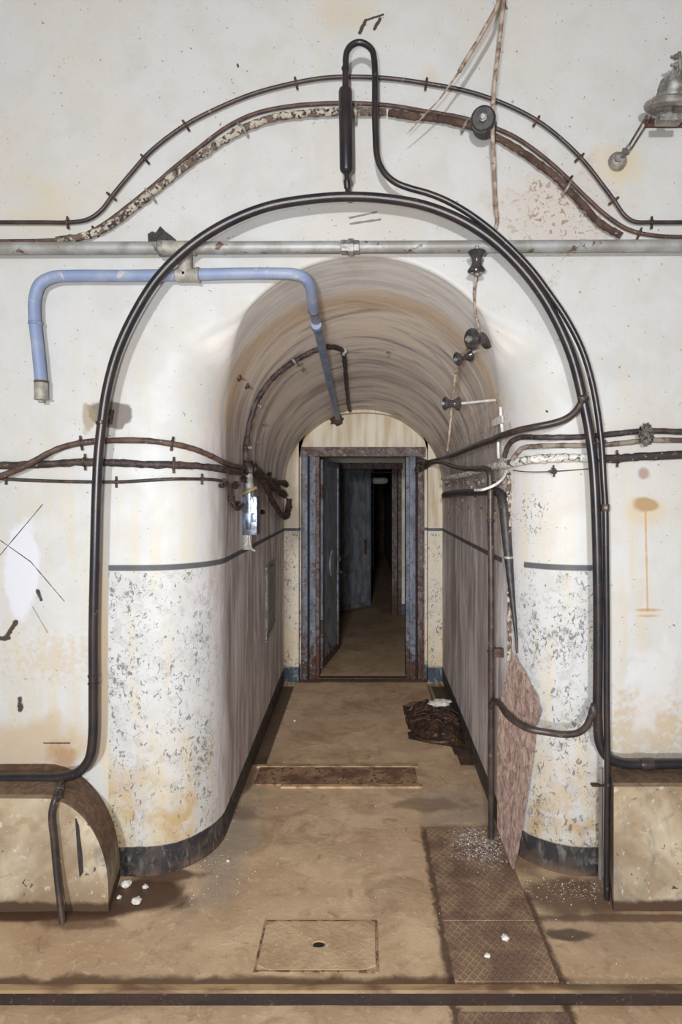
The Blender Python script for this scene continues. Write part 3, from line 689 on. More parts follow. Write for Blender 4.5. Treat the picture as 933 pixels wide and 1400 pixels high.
jb = Thing('link_pipe', 'sagging brown pipe linking the stand pipe to the arch pipe in front of the board', 'pipe', jp[5])
jb.part('tube', M().tube(jp, [.0135]*12, seg=14), M_BLK2)
jb.part('weld_tee', M().rock(A(812, 972, YA-.012), .02, .018, .032, 5, .35), M_BLK2)
# ---- upper cables over the arch
def c2(l, Y): return [A(x, y, Y) for x, y in l]
u1 = [(-166, 304), (-10, 304), (60, 304), (95, 304), (120, 300), (138, 288), (155, 266), (180, 236), (205, 208), (252, 172), (300, 147), (350, 127), (405, 113), (440, 107), (475, 105), (530, 107), (583, 114), (640, 125), (690, 142), (735, 165), (770, 192), (800, 222), (822, 250), (840, 274), (855, 295), (868, 303), (892, 304), (940, 304), (1150, 304)]
cable('arched_cable', 'thin black cable curving highest over the arch, held by ten small clips', 'cable', c2(u1, 2.632), .0085, M_BLK2,
      [A(x, y, 2.632) for x, y in ((92, 304), (152, 268), (198, 217), (254, 171), (405, 113), (583, 114), (734, 165), (793, 215), (840, 274), (892, 304))], part='cable_run')
u2 = [(-166, 331), (-10, 330), (60, 329), (105, 325), (140, 308), (175, 282), (205, 258), (240, 228), (275, 200), (310, 174), (350, 155), (400, 145), (465, 141), (530, 144), (580, 152), (640, 163), (700, 185), (740, 212), (770, 238), (800, 268), (830, 295), (860, 314), (895, 322), (940, 324), (1150, 324)]
cable('arched_cable', 'plain brown cable curving just above the ragged lagged one over the arch', 'cable', c2(u2, 2.638), .0085, M_CABB,
      [A(x, y, 2.638) for x, y in ((130, 316), (778, 246), (875, 319))], lump=.1, ls=30)
u3 = [(78, 328), (110, 324), (145, 311), (180, 286), (220, 253), (260, 222), (300, 195), (330, 177), (370, 162), (420, 155), (465, 153), (528, 153)]
t3 = cable('lagged_cable', 'pale ragged lagged cable rising over the left half of the arch', 'cable', c2(u3, 2.624), .0145, M_RAG, (), lump=.45, ls=70, sub=10, seg=12)
for x, y in ((205, 266), (332, 176)): t3.part('clip', clipmesh(A(x, y, 2.622), (1, 0, .8), .016), M_DUST)
t3.part('end_clamp', clipmesh(A(487, 153, 2.622), (1, 0, 0), .018, .02), M_METL)
u4 = [(531, 154), (560, 158), (600, 162), (632, 169), (660, 179), (700, 199), (740, 226), (775, 256), (800, 284), (825, 308), (850, 322)]
t4 = cable('lagged_cable', 'dark flaking lagged cable coming down the right half of the arch', 'cable', c2(u4, 2.624), .0145, M_RAGD, (), lump=.35, ls=60, sub=10, seg=12)
for x, y in ((637, 170), (776, 257)): t4.part('clip', clipmesh(A(x, y, 2.622), (1, 0, -.6), .0165), M_DUST)
# ---- galvanised pipe with tee down to the blue pipe
YG = 2.600
gz = lambda px: A(px, 341-6*px/933, YG)
xe0, xe1 = -XS+.0, XS
zl, zr = gz(-150).z, gz(1150).z
gl = Thing('galvanised_pipe', 'long grey galvanised pipe running level across the whole facade', 'pipe', gz(478))
gl.part('tube', M().tube([(-1.98, YG, gz(0).z+.002), (0, YG, gz(497).z), (1.98, YG, gz(933).z)], .0245, seg=20, smooth=False), M_GALV)
gl.part('tee', M().lathe(gz(222), gz(268)-gz(222), [(.026, 0), (.031, .004), (.031, .045), (.029, .05), (.029, .125), (.031, .13), (.0275, .137)], 20).lathe(A(253, 345, YG), (0, 0, -1), [(.028, 0), (.028, .1)], 18), M_GALV2)
gl.part('union_nut', M().lathe(gz(216), (1, 0, 0), [(.026, 0), (.033, .006), (.034, .022), (.029, .030)], 10), M_METL)
gl.part('union_nut', M().lathe(gz(466), (1, 0, 0), [(.025, 0), (.031, .003), (.031, .030), (.036, .031), (.036, .052), (.030, .053), (.029, .075), (.0245, .078)], 8), M_METL)
gl.part('coupling', M().lathe(A(240, 376, YG), (1, 0, 0), [(.0245, 0), (.028, .004), (.028, .085), (.031, .087), (.031, .098), (.025, .1)], 18), M_GALV2)
bl = Thing('blue_pipe', 'pale blue pipe with a hanging capped end left and a leg entering the passage', 'pipe', A(330, 375, YG))
bl.part('near_tube', M().tube([A(56, 522, YG), A(52, 480, YG), A(47, 430, YG), A(48, 405, YG), A(55, 388, YG), A(72, 379, YG), A(100, 377, YG), A(160, 377, YG), A(240, 376, YG), A(330, 374, YG), A(380, 374, YG), A(402, 375, 2.605), A(416, 380, 2.63), A(424, 392, 2.68), A(427, 408, 2.76), A(429, 424, 2.86)], .0235, seg=18, sub=6), M_BLUE)
e1 = A(429, 424, 2.86); e2 = A(462, 572, 5.42)
bl.part('far_tube', M().tube([e1, e2], .0225, seg=16, smooth=False), M_BLUED)
dirp = e2-e1
collar(bl, e1, dirp, .027, .014, M_WOOD, 'collar', seg=16); collar(bl, A(433, 446, 3.02), dirp, .027, .05, M_BLUED, 'coupling', seg=16)
collar(bl, A(48, 442, YG), (0, 0, 1), .027, .014, M_BLUED, 'coupling'); collar(bl, A(56, 522, YG), (0, 0, 1), .027, .01, M_WOOD, 'collar')
bl.part('end_cap', M().lathe(A(56, 523, YG), (.02, 0, -1), [(.025, 0), (.026, .004), (.026, .06), (.028, .062), (.028, .07), (.012, .072), (.012, .082)], 14), M_GALV2)
bl.part('grommet', M().rock(A(461, 574, 5.44), .055, .03, .045, 2, .5), M_BRN)
# black tar rag behind the tee
single('tar_patch', M().prism([A(202, 330, 2.636), A(204, 316, 2.636), A(212, 313, 2.636), A(220, 308, 2.636), A(228, 324, 2.636), A(240, 328, 2.636), A(240, 336, 2.636), A(204, 336, 2.636)] and
       [A(x, y, 2.638) for x, y in ((203, 334), (202, 320), (208, 316), (213, 318), (219, 309), (226, 316), (234, 322), (240, 327), (238, 333))], (0, .012, 0)), M_TAPE, 'crumpled scrap of black tar felt above the pipe tee', 'felt scrap', smooth=False)
# ---- cables at the left, round the corner into the passage
def Wl(l, off): return [W(x, y, off) for x, y in l]
ca = [A(-166, 690, 2.60), A(-40, 668, 2.60), A(0, 651, 2.60), A(30, 639, 2.60), A(60, 623, 2.61)]+Wl([(85, 613), (113, 606), (150, 603), (200, 603), (233, 607), (262, 614), (285, 624), (302, 633), (320, 638), (333, 640)], .018)
cable('surface_cable', 'brown cable rising in a hump from lower left, topmost of three, left wall', 'cable', ca, .0125, M_CABB, [W(113, 606, .018), W(234, 607, .018)], lump=.2, ls=40)
cb = [A(-166, 638, 2.632)]+Wl([(-10, 637), (60, 635), (118, 632), (160, 633), (200, 635), (236, 636), (262, 637), (285, 639), (305, 643), (325, 646)], .017)
cable('surface_cable', 'thick tarred cable running level, middle of three, left wall', 'cable', cb, .0155, M_CAB, [W(118, 632, .017), W(236, 636, .017)], lump=.28, ls=45, sub=8, seg=12)
cc = [A(-166, 652, 2.64)]+Wl([(-10, 653), (10, 655), (80, 658), (160, 659), (200, 657), (235, 655), (275, 655), (298, 657), (308, 661), (312, 672), (316, 690)], .010)
cable('surface_cable', 'thin dark cable, lowest of three, left wall', 'cable', cc, .0072, M_CAB, [W(10, 655, .010), W(160, 659, .010), W(274, 655, .010)], lump=.15)
# arch cable on the vault
va = Wl([(335, 640), (332, 622), (334, 600), (338, 578), (346, 552), (358, 530), (374, 511), (394, 495), (416, 482), (438, 473), (452, 471), (465, 474), (470, 484), (472, 505), (474, 528), (476, 548), (478, 559)], .016)
tv = cable('vault_cable', 'crusty tarred cable climbing the left of the vault then dropping at the crown', 'cable', va, .0145, M_CAB, (), lump=.35, ls=50, sub=6)
for x, y in ((347, 552), (399, 492), (470, 476), (333, 612)):
    tv.part('clip', clipmesh(W(x, y, .016), nearest_dir(va, W(x, y, .016)), .0155, .008, .014), M_DUST)
for i, (x, y) in enumerate(((326, 516), (337, 528), (360, 580), (352, 605), (410, 498), (532, 481), (415, 505))):
    b = W(x, y, .0); single('cable_stud', M().rock(b, .016, .02, .014, i, .8, 3.5).tube([b, W(x, y, .03)], .005, seg=6, smooth=False), M_DUST if i > 1 else M_BRN,
        ('rusty stud on the left of the vault, upper of two together', 'rusty stud on the left of the vault, lower of two together', 'cable stud below the curved vault cable, upper', 'cable stud on the left wall just above the cable knot',
         'pale stud clinging below the vault cable near the crown', 'lone grey stud under the crown of the vault', 'stud under the vault cable beside the blue pipe')[i], 'stud', group=None)
# cable knot, switch box and hanging ends on the left wall
kn = Thing('cable_joint', 'tangle of corroded cable ends joined on the left passage wall', 'cable joint', W(345, 660, .03))
kn.part('cable_end', M().tube(Wl([(335, 640), (345, 648), (352, 660), (358, 672), (368, 690), (376, 702), (384, 706), (388, 698), (391, 682)], .04), [.019]*6+[.024]*3, lump=.45, ls=50), M_BRN)
kn.part('cable_end', M().tube(Wl([(338, 634), (350, 646), (362, 655), (374, 660), (384, 660)], .025), .021, lump=.6, ls=45), M_BRN)
kn.part('cable_end', M().tube(Wl([(352, 652), (366, 665), (378, 672), (384, 678)], .03), .021, lump=.6, ls=45, seed=4), M_CAB)
kn.part('cable_end', M().tube(Wl([(300, 657), (308, 668), (314, 690), (320, 696)], .02), .011, lump=.3), M_CAB)
kn.part('gland', M().rock(W(332, 640, .03), .03, .04, .035, 1, .6, 3), M_CAB); kn.part('gland', M().rock(W(384, 661, .03), .026, .04, .026, 2, .6, 3), M_BRN)
kn.part('gland', M().rock(W(320, 692, .02), .018, .03, .024, 8, .6, 3), M_BRN); kn.part('gland', M().rock(W(384, 676, .03), .022, .04, .022, 5, .6, 3), M_BRN)
for i_, (x_, y_) in enumerate(((312, 682), (318, 664), (330, 655), (366, 648), (378, 668), (392, 664), (356, 700), (344, 690))): kn.part('crust', M().rock(W(x_, y_, .015), .016, .035, .017, i_+20, .8, 3.4), M_CAB if i_ % 2 else M_BRN)
kn.part('knob', M().rock(W(300, 664, .01), .012, .03, .010, 6, .6, 3), M_BRN)
bx1 = Thing('switch_box', 'shiny metal switch box with loose lid on the left passage wall', 'switch box', (-.61, 3.46, 1.30))
bx1.part('casing', M().box((-.652, 3.40, 1.37), (-.568, 3.52, 1.58)), simple('blotched_steel', rgb(120, 126, 140), rgb(150, 160, 180), 14, .25, .8, bump=.3, c3=rgb(60, 54, 52), t3=(.56, .64), s3=30), bev=.006)
bx1.part('cover', M().box((-.628, 3.385, 1.40), (-.60, 3.41, 1.62)).box((-.598, 3.39, 1.44), (-.575, 3.405, 1.49)), simple('pale_blue_steel', rgb(150, 172, 200), rgb(90, 96, 106), 16, .25, .7, bump=.3), bev=.004)
bx1.part('conduit_neck', M().tube([(-.62, 3.44, 1.56), (-.615, 3.44, 1.63), (-.62, 3.42, 1.72)], [.03, .024, .02], lump=.3, ls=30), M_DUST)
bx1.part('strap', M().tube([(-.655, 3.40, 1.585), (-.62, 3.37, 1.60), (-.57, 3.39, 1.625)], .009, lump=.2), simple('old_rag', rgb(170, 148, 108), rgb(140, 118, 86), 20, .9))
bx1.part('bracket', M().box((-.648, 3.42, 1.29), (-.60, 3.46, 1.372)).tube([(-.61, 3.41, 1.37), (-.60, 3.40, 1.30), (-.575, 3.40, 1.285)], .008), M_DUST, bev=.002)
# recess cover in left wall
wh = Thing('hatch_cover', 'narrow grey cover with ragged plaster rim in the left passage wall', 'hatch', (-.655, 4.4, .7))
wh.part('cover', M().box((-.668, 4.27, .66), (-.640, 4.62, 1.08)), M_DUST, smooth=False)
def rim(pts, r, seed): return M().tube([Vector(p) for p in pts], r, lump=.7, ls=40, seg=8, seed=seed)
mrm = M()
for (p, q) in (((-.648, 4.25, .62), (-.648, 4.25, 1.10)), ((-.648, 4.23, 1.09), (-.648, 4.66, 1.11)), ((-.650, 4.64, 1.10), (-.650, 4.64, .66)), ((-.648, 4.24, .60), (-.648, 4.66, .66))):
    P_, Q_ = Vector(p), Vector(q); mrm.tube([P_.lerp(Q_, k/14)+Vector((0, random.uniform(-.006, .006), random.uniform(-.006, .006))) for k in range(15)], .007, lump=1.2, ls=60, seg=6, smooth=False)
wh.part('rim', mrm, M_DUST)
# ---- right cables
cd = [A(1150, 590, 2.625), A(960, 590, 2.625), A(933, 590, 2.625), A(885, 589, 2.625), A(850, 592, 2.625), A(800, 597, 2.625), A(760, 598, 2.64), A(735, 598, 2.68)]+Wl([(716, 598), (706, 602), (698, 612), (694, 625)], .015)
tcd = cable('surface_cable', 'dark speckled cable, topmost of three, right of the mouth', 'cable', cd, .0118, M_CAB, [A(884, 588, 2.62)], lump=.2, ls=60, clipmat=M_DUST)
ce = [A(1150, 602, 2.63), A(933, 602, 2.63), A(885, 602, 2.63), A(850, 606, 2.63), A(800, 609, 2.63), A(760, 609, 2.65), A(735, 610, 2.68)]+Wl([(718, 613), (710, 621), (703, 632)], .014)
cable('surface_cable', 'brown and grey cable, middle of three, right of the mouth', 'cable', ce, .0108, simple('dusty_brown_cable', rgb(146, 134, 122), rgb(92, 74, 64), 14, .8, thr=(.45, .6), bump=.5), [A(884, 601, 2.63)], lump=.2, ls=60, clipmat=M_DUST)
cf = [A(1150, 623, 2.62), A(940, 622, 2.62), A(880, 624, 2.62), A(840, 627, 2.62), A(800, 626, 2.62), A(770, 626, 2.64), A(745, 627, 2.665), A(722, 629, 2.71), A(705, 632, 2.79), A(692, 635, 2.88), A(680, 637, 3.03), A(660, 642, 3.32), A(640, 648, 3.68), A(620, 652, 4.15), A(606, 654, 4.6)]
cable('lagged_pipe', 'thick lagged line, lowest of three right, white-dripped then black beyond the arch pipe', 'pipe', cf, [.0165]*4+[.0175]*5+[.019]*2+[.016]*4, M_LAG, [A(845, 627, 2.62)], lump=.3, ls=60, seg=14, sub=8, part='lagging')
single('junction_lump', M().rock(A(884, 594, 2.60), .028, .02, .042, 3, .45, 4, 20, 14), simple('crusty_joint', rgb(120, 116, 112), rgb(64, 58, 56), 60, .8, bump=.8), 'crusty grey joint where two cables meet, far right', 'cable joint')
single('thin_wire', M().tube([A(702, 643, 2.80), A(720, 645, 2.70), A(745, 645, 2.655), A(780, 643, 2.645), A(806, 641, 2.645)], .0022, seg=6), M_CAB, 'thin wire stretched just below the lagged line, right', 'wire')
single('nail_knot', M().rock(A(757, 644, 2.64), .016, .008, .012, 3, .9, 4).tube([A(757, 636, 2.64), A(758, 652, 2.64)], .004, seg=6, smooth=False), M_CAB, 'small black nail knot on the thin wire, right', 'nail')
mm = M()
for k in range(16):
    x = 612+k*5+random.uniform(-2, 2); y = 660+random.uniform(-4, 8); p = W(x, y, .004); mm.rock(p, .012, .03, .016, k, .6, 3)
for k in range(10):
    x = 606+k*9; p = W(x, 690+random.uniform(-10, 14), .003); mm.rock(p, .008, .02, .014, k+30, .6, 3)
single('mortar_crust', mm, simple('mortar_crust', rgb(178, 168, 160), rgb(110, 94, 86), 50, .9, bump=.8), 'crumbling grey mortar crust on the right passage wall under the lagged line', 'mortar', kind='stuff')
# black hose, white lead
hp = [A(608, 677, 4.68), A(614, 676, 4.4), A(630, 674, 3.9), A(650, 673, 3.45), A(668, 672, 3.10), A(678, 672, 2.97), A(685, 676, 2.90), A(689, 690, 2.87), A(692, 720, 2.86), A(696, 765, 2.84), A(701, 820, 2.80), A(706, 870, 2.76), A(707, 893, 2.74)]
tt = Thing('rubber_hose', 'black taped hose drooping to a thin tail inside the mouth, right', 'hose', hp[-1])
tt.part('hose_body', M().tube(hp, [.022, .026, .021, .019, .018, .02, .022, .023, .023, .020, .012, .007, .004], seg=14, lump=.12, ls=40), M_TAPE)
collar(tt, A(695.5, 762, 2.842), (0, 0, 1), .0225, .012, M_DUST)
single('white_lead', M().tube([A(650, 670, 2.80), A(662, 669, 2.72), A(675, 664, 2.70), A(686, 656, 2.72), A(693, 644, 2.80)], .006, seg=10), M_WHT, 'short white lead looping in front of the stand pipe', 'cable')
wb = Thing('white_bracket', 'white painted bracket above the dark branch pipe, right of the vault', 'bracket', W(688, 590, .01))
wb.part('upright', M().tube([W(688, 556, .012), W(689, 575, .012), W(691, 592, .012)], .007, seg=8), M_WHT)
wb.part('plate', M().prism([W(680, 575, .02), W(694, 568, .02), W(695, 578, .02), W(682, 584, .02)], (-.012, -.012, 0)), M_WHT, smooth=False)
single('white_conduit', M().tube([W(686, 604, .015), W(686, 615, .015), W(688, 626, .02)], .0065, seg=8), M_WHT, 'bit of white conduit below the branch pipe and above the lagged line', 'conduit')
single('batten', M().tube([W(699, 645, .010), W(699, 700, .010), W(699.5, 760, .010), W(700, 830, .010), W(700, 905, .010)], .0105, seg=4, lump=.2), M_RAG, 'pale crumbling batten running down beside the black hose', 'batten')
cs = Thing('corner_conduit', 'thin pale conduit running down behind the arch pipe on the right pier', 'conduit', A(821, 1205, 2.63))
cs.part('tube', M().tube([A(822, 1050, 2.635), A(822, 1100, 2.635), A(821, 1205, 2.635)], .0085, seg=10), simple('lime_streaked_pipe', rgb(178, 172, 166), rgb(120, 104, 92), 10, .7, sc3=(1, 1, .3)))
cs.part('clip', M().box(A(813, 1073, 2.63)-Vector((.012, .01, .004)), A(826, 1073, 2.63)+Vector((0, .01, .004))), M_BRN)
single('corner_pipe', M().tube([A(838, 1055, 2.54), A(838, 1240, 2.455)], .001, seg=4, smooth=False).tube([(.966, 2.60, .0), (.966, 2.60, .50)], .006, seg=8, smooth=False), M_BRN, 'thin brown rod in the corner beside the right cement block', 'rod') if False else None
# ---- board leaning, plates, hatch
p1, p2, p3 = A(701, 1188, 2.69), A(680, 1131, 2.79), A(734, 962, 2.60)
nb = (p2-p1).cross(p3-p1).normalized()
def onb(px, py):
    d = Vector(((px-CX)/F, 1, -(py-CY)/F)); o = Vector((0, 0, H)); t = (p1-o).dot(nb)/d.dot(nb); return o+d*t
bpx = [(703, 893), (707, 905), (716, 918), (723, 935), (733, 952), (735, 965), (738, 972), (734, 984), (731, 990), (729, 1010), (726, 1040), (721, 1075), (716, 1105), (711, 1140), (706, 1170), (701, 1188), (694, 1170), (686, 1148), (680, 1131), (680, 1080), (680, 1020), (682, 975), (688, 940), (696, 910)]
if nb.y < 0: nb = -nb
bo = [onb(*q) for q in bpx]
single('leaning_board', M().prism(bo, nb*.010), M_BOARD, 'rotten jagged board leaning upright against the right corner of the mouth', 'board', smooth=False)
def plate(x0, x1, y0, y1, z, mat, label, nm='floor_plate'):
    return single(nm, M().box((x0, y0, z-.012), (x1, y1, z)), mat, label, 'floor plate', smooth=False, bev=.003, org=(0, 0, 0))
plate(.298, .640, 2.368, 3.035, .007, M_PLATE, 'large rusty chequered plate under the leaning board, strewn with flakes')
plate(.298, .640, 2.072, 2.362, .007, M_PLATE2, 'rusty chequered plate between the board plate and the step')
plate(.298, .640, 1.2, 1.992, -.026, M_PLATE2, 'rusty chequered plate in front of the step, bottom edge')
rust_pl = simple('rusty_channel_cover', rgb(122, 90, 72), rgb(168, 134, 102), 7, .7, .1, bump=.4, c3=rgb(100, 72, 58), t3=(.54, .62), s3=40)
cv = Thing('channel_cover', 'narrow rusty cover lying across the passage floor', 'floor plate', (-.15, 3.58, 0))
cv.part('plate', M().box((-.60, 3.475, -.004), (.30, 3.69, .006)), rust_pl, smooth=False, bev=.003)
cv.part('kerb', M().box((-.62, 3.692, -.004), (.32, 3.722, .010)), simple('sandy_kerb', rgb(190, 160, 126), rgb(150, 120, 94), 12, .8), smooth=False, bev=.003)
cv.part('kerb', M().box((-.45, 3.44, -.004), (.32, 3.472, .008)), simple('sandy_kerb_b', rgb(200, 170, 134), rgb(150, 122, 96), 12, .8), smooth=False, bev=.003)
hm = M()
ro = [(-.357, 2.13), (.05, 2.13), (.05, 2.375), (-.357, 2.375)]
hc = Thing('inspection_cover', 'square mud-caked cover with a small dark hole set in the floor', 'cover', (-.15, 2.25, 0))
n_ = 28; cxh, cyh = -.158, 2.248
def sq(i):
    a = 2*math.pi*i/n_; c_, s_ = math.cos(a), math.sin(a); k = 1/max(abs(c_), abs(s_)); return (cxh+c_*k*.200 if True else 0, cyh+s_*k*.120)
vs = [(*sq(i), .004) for i in range(n_)]+[(cxh+math.cos(2*math.pi*i/n_)*.026, cyh+math.sin(2*math.pi*i/n_)*.017, .004) for i in range(n_)]+[(cxh+math.cos(2*math.pi*i/n_)*.024, cyh+math.sin(2*math.pi*i/n_)*.015, -.04) for i in range(n_)]+[(*sq(i), -.01) for i in range(n_)]
fs = [(k*n_+i, k*n_+(i+1) % n_, (k+1)*n_+(i+1) % n_, (k+1)*n_+i) for k in (0, 1) for i in range(n_)]+[(i, (i+1) % n_, 3*n_+(i+1) % n_, 3*n_+i) for i in range(n_)]
mud = N('mud_cake', .8); a_ = mud.noise(9, 5, .6); b_ = mud.noise(60, 3); mud.col(mud.mix(mud.mul(mud.ss(b_, .64, .7), .6), mud.mix(mud.ss(a_, .35, .65), rgb(184, 154, 122), rgb(204, 176, 142)), rgb(222, 212, 196))); mud.bump(mud.add(a_, b_), .4, .008)
hc.part('slab', M().add(vs, fs), mud.m, smooth=False)
gapm = simple('dark_gap', rgb(150, 122, 96), rgb(172, 144, 114), 14, .9, c3=rgb(104, 80, 62), t3=(.48, .56), s3=24)
hc.part('rim', M().add([(x, y, .0025) for x, y in ((-.368, 2.120), (.052, 2.120), (.052, 2.376), (-.368, 2.376))]+[(x, y, .0025) for x, y in ((-.359, 2.128), (.043, 2.128), (.043, 2.369), (-.359, 2.369))]+[(x, y, -.01) for x, y in ((-.368, 2.120), (.052, 2.120), (.052, 2.376), (-.368, 2.376))],
        [(0,1,5,4),(1,2,6,5),(2,3,7,6),(3,0,4,7),(0,1,9,8),(1,2,10,9),(2,3,11,10),(3,0,8,11)]), gapm, smooth=False)
hc.part('hole_shade', M().lathe((cxh, cyh, -.03), (0, 0, 1), [(.022, 0), (.022, .028), (.005, .031)]), M_GROOVE)  # black disc painted in for the shade inside the hole
# ---- rubbish heap
rb = Thing('rubbish_heap', 'dark rotted heap of rags and wood on the floor by the right wall', 'rubbish', (.50, 4.3, 0))
rotm = simple('rotted_rag', rgb(76, 54, 40), rgb(48, 36, 32), 18, .45, bump=.9, c3=rgb(130, 104, 78), t3=(.6, .68), s3=45)
mr = M()
nu, nv = 60, 40
def heap(i, j):
    u = i/nu*2-1; v = j/nv*2-1; r = math.hypot(u, v); x = .495+u*.20; y = 4.36+v*.33-(.10*u)
    h = max(0, 1-r**2.2)*.10*(1+.9*mnoise.noise(Vector((x*9, y*5, 0))))+.028*mnoise.noise(Vector((x*40, y*22, 1)))*max(0, 1-r**4)
    return (x, y, max(h, -.002)-.001)
vs = [heap(i, j) for i in range(nu+1) for j in range(nv+1)]; fs = [(i*(nv+1)+j, i*(nv+1)+j+1, (i+1)*(nv+1)+j+1, (i+1)*(nv+1)+j) for i in range(nu) for j in range(nv)]
rb.part('rotted_mass', M().add(vs, fs), rotm)
ml = M().tube([(.345, 4.12, .008), (.44, 4.05, .012), (.56, 4.05, .02), (.64, 4.2, .05)], [.008, .012, .012, .008], lump=.3)
for k in range(22):
    x = random.uniform(.36, .6); y = random.uniform(4.15, 4.6); a = random.uniform(-.5, .3); L = random.uniform(.08, .2); z = .05+.05*(1-abs(x-.5)/.2)
    ml.tube([(x-L/2, y-a*L/2, z-.01), (x, y, z+.02), (x+L/2, y+a*L/2, z-.025)], random.uniform(.003, .007), seg=6, sub=3, lump=.3)
rb.part('splinters', ml, rotm)
single('crumpled_paper', M().rock((.535, 4.46, .125), .08, .05, .022, 5, .45, 2.4, 26, 16), M_CHIP, 'crumpled white scrap lying on the dark rubbish heap', 'paper scrap')
# ---- plaster chips
chips = [(173, 1211, .020, 'white plaster lump against the black foot of the left pier, largest'), (187, 1234, .018, 'white plaster lump lying nearest the viewer by the left pier'), (199, 1214, .011, 'small white chip right of the largest lump, left pier'),
         (163, 1228, .009, 'tiny flat chip between the two large white lumps'), (691, 1287, .013, 'white chip alone on the plate nearest the step'), (312, 1178, .007, 'tiny white chip on the mud right of the left pier'), (667, 1311, .010, 'pale chip on the floor plate near the step'), (403, 986, .008, 'tiny white chip far down the passage floor')]
for i, (px, py, r, lab) in enumerate(chips):
    Y = F*H/(py-CY); onp = .007 if i in (4, 6) else 0; c_ = Vector(((px-CX)*Y/F, Y, r*.45+onp))
    single('plaster_chip', M().rock(c_, r*1.1, r*1.0, r*.7, i*1.7, .4, 1.9, 16, 10), M_CHIP, lab, 'plaster chip', group='plaster chips on the floor')
gm = M()
for k in range(420):
    if k < 230: x = random.gauss(.52, .06); y = random.gauss(2.88, .11); z = .007
    elif k < 330: x = random.gauss(.85, .12); y = random.gauss(2.57, .05); z = 0
    elif k < 370: x = random.gauss(-.62, .1); y = random.gauss(2.62, .12); z = 0
    else: x = random.uniform(-.9, 1.2); y = random.uniform(2.1, 3.3); z = .002
    if z == .007 and not (.31 < x < .63 and 2.38 < y < 3.02): continue
    if solid(x, y+.02, .05) or y < 2.1 or (y < 2.44 and abs(x) > .96): continue
    r = random.uniform(.0015, .0042); a = random.uniform(0, 3)
    gm.add([(x+r*math.cos(a), y+r*math.sin(a), z), (x-r*math.sin(a), y+r*math.cos(a), z), (x-r*math.cos(a)*.8, y-r*math.sin(a), z), (x, y, z+r)], [(0, 1, 3), (1, 2, 3), (2, 0, 3), (0, 2, 1)])
single('plaster_crumbs', gm, M_CHIP, 'scattered pale plaster crumbs on the plates and floor', 'plaster crumbs', kind='stuff', smooth=False)
# ================================================================== insulators and hanging cables
SPOOL = [(.008, -.045), (.030, -.045), (.036, -.040), (.037, -.034), (.022, -.014), (.019, 0), (.022, .014), (.037, .034), (.036, .040), (.030, .045), (.008, .045)]
def spool(label, c, ax, s, rods=(), nm='spool_insulator', mat=None, pw=1.0):
    c = Vector(c); t = Thing(nm, label, 'insulator', c, 'porcelain insulators along the hanging cable')
    pc = t.part('porcelain', M().lathe(c, ax, [(r*s*pw, d*s) for r, d in SPOOL], 22), mat or M_INS)
    ax = Vector(ax).normalized()
    t.part('bolt', M().lathe(c, ax, [(.012*s, .045*s), (.012*s, .054*s), (.007*s, .056*s), (.007*s, .062*s)], 6), M_METL, sub=pc)
    t.part('nut', M().lathe(c, -ax, [(.012*s, .045*s), (.012*s, .054*s)], 6), M_METL, sub=pc)
    if rods: t.part('bracket_rod', M().tube(rods, .006*s+.001, seg=8, smooth=len(rods) > 2), M_WHT)
    return t
c = A(662, 168, 2.565)
t = spool('round black porcelain insulator facing out, upper right over the lagged cable', c, (-.25, -1, -.25), 1.35, [c+Vector((.01, .05, .01)), Vector((c.x+.03, Y0-.002, c.z+.02))], 'round_insulator')
c = A(652, 358, 2.56)
spool('hourglass insulator hanging just below the galvanised pipe', c, (0, -.12, 1), 1.0, [c+Vector((.0, .0, .04)), c+Vector((.02, .03, .045)), Vector((c.x+.03, Y0, c.z+.03))])
c3 = A(656, 463, 2.78); spool('ringed insulator tilted to the left on the right of the vault', c3, (-.80, -.5, -.15), 1.25, [c3+Vector((.035, .02, .01)), W(683, 452, -.003)])
c4 = A(634, 488, 3.0); spool('small insulator below the ringed one, right of the vault', c4, (-.85, -.3, -.35), .9, [c4+Vector((.02, .01, .01)), W(655, 478, -.003)])
c5 = A(618, 552, 3.2); spool('small insulator on a long white rod, right of the vault', c5, (-1, -.15, 0), .95, [c5+Vector((.03, 0, .0)), W(678, 547, -.002)])
h0 = [A(690, -60, 2.50), A(689, -5, 2.51), A(684, 50, 2.52), A(677, 110, 2.53), A(674, 158, 2.535), A(674, 190, 2.56), A(676, 230, 2.59), A(678, 280, 2.61), A(680, 305, 2.63), A(672, 325, 2.64), A(660, 345, 2.625), A(653, 362, 2.60), A(651, 378, 2.585), A(649, 400, 2.62), A(651, 430, 2.70), A(655, 452, 2.765), A(646, 474, 2.86), A(634, 484, 2.965), A(626, 496, 3.03), A(622, 520, 3.12), A(619, 545, 3.20), A(617, 570, 3.24), A(614, 600, 3.3), A(612, 616, 3.34)]
hc1 = Thing('hanging_cable', 'dusty cloth cable hanging from the top past every insulator', 'cable', h0[0])
hc1.part('cable_run', M().tube(h0, [.0085]*9+[.0065]*8+[.008]*3+[.006]*4, seg=10, lump=.15, ls=40), M_ROPE)
g0 = [A(688, -60, 2.47), A(684, -3, 2.47), A(660, 45, 2.475), A(640, 78, 2.48), A(628, 98, 2.485)]
hc2 = Thing('cut_cable', 'cut cable hanging aslant from the top, ending in a bare thin wire', 'cable', g0[0])
hc2.part('sheath', M().tube(g0, .0085, seg=10, lump=.1), M_ROPE)
hc2.part('bare_wire', M().tube([A(628, 98, 2.485), A(616, 115, 2.488), A(600, 137, 2.49), A(580, 158, 2.50), A(557, 183, 2.53)], [.005, .004, .003, .003, .002], seg=8), M_ROPE)
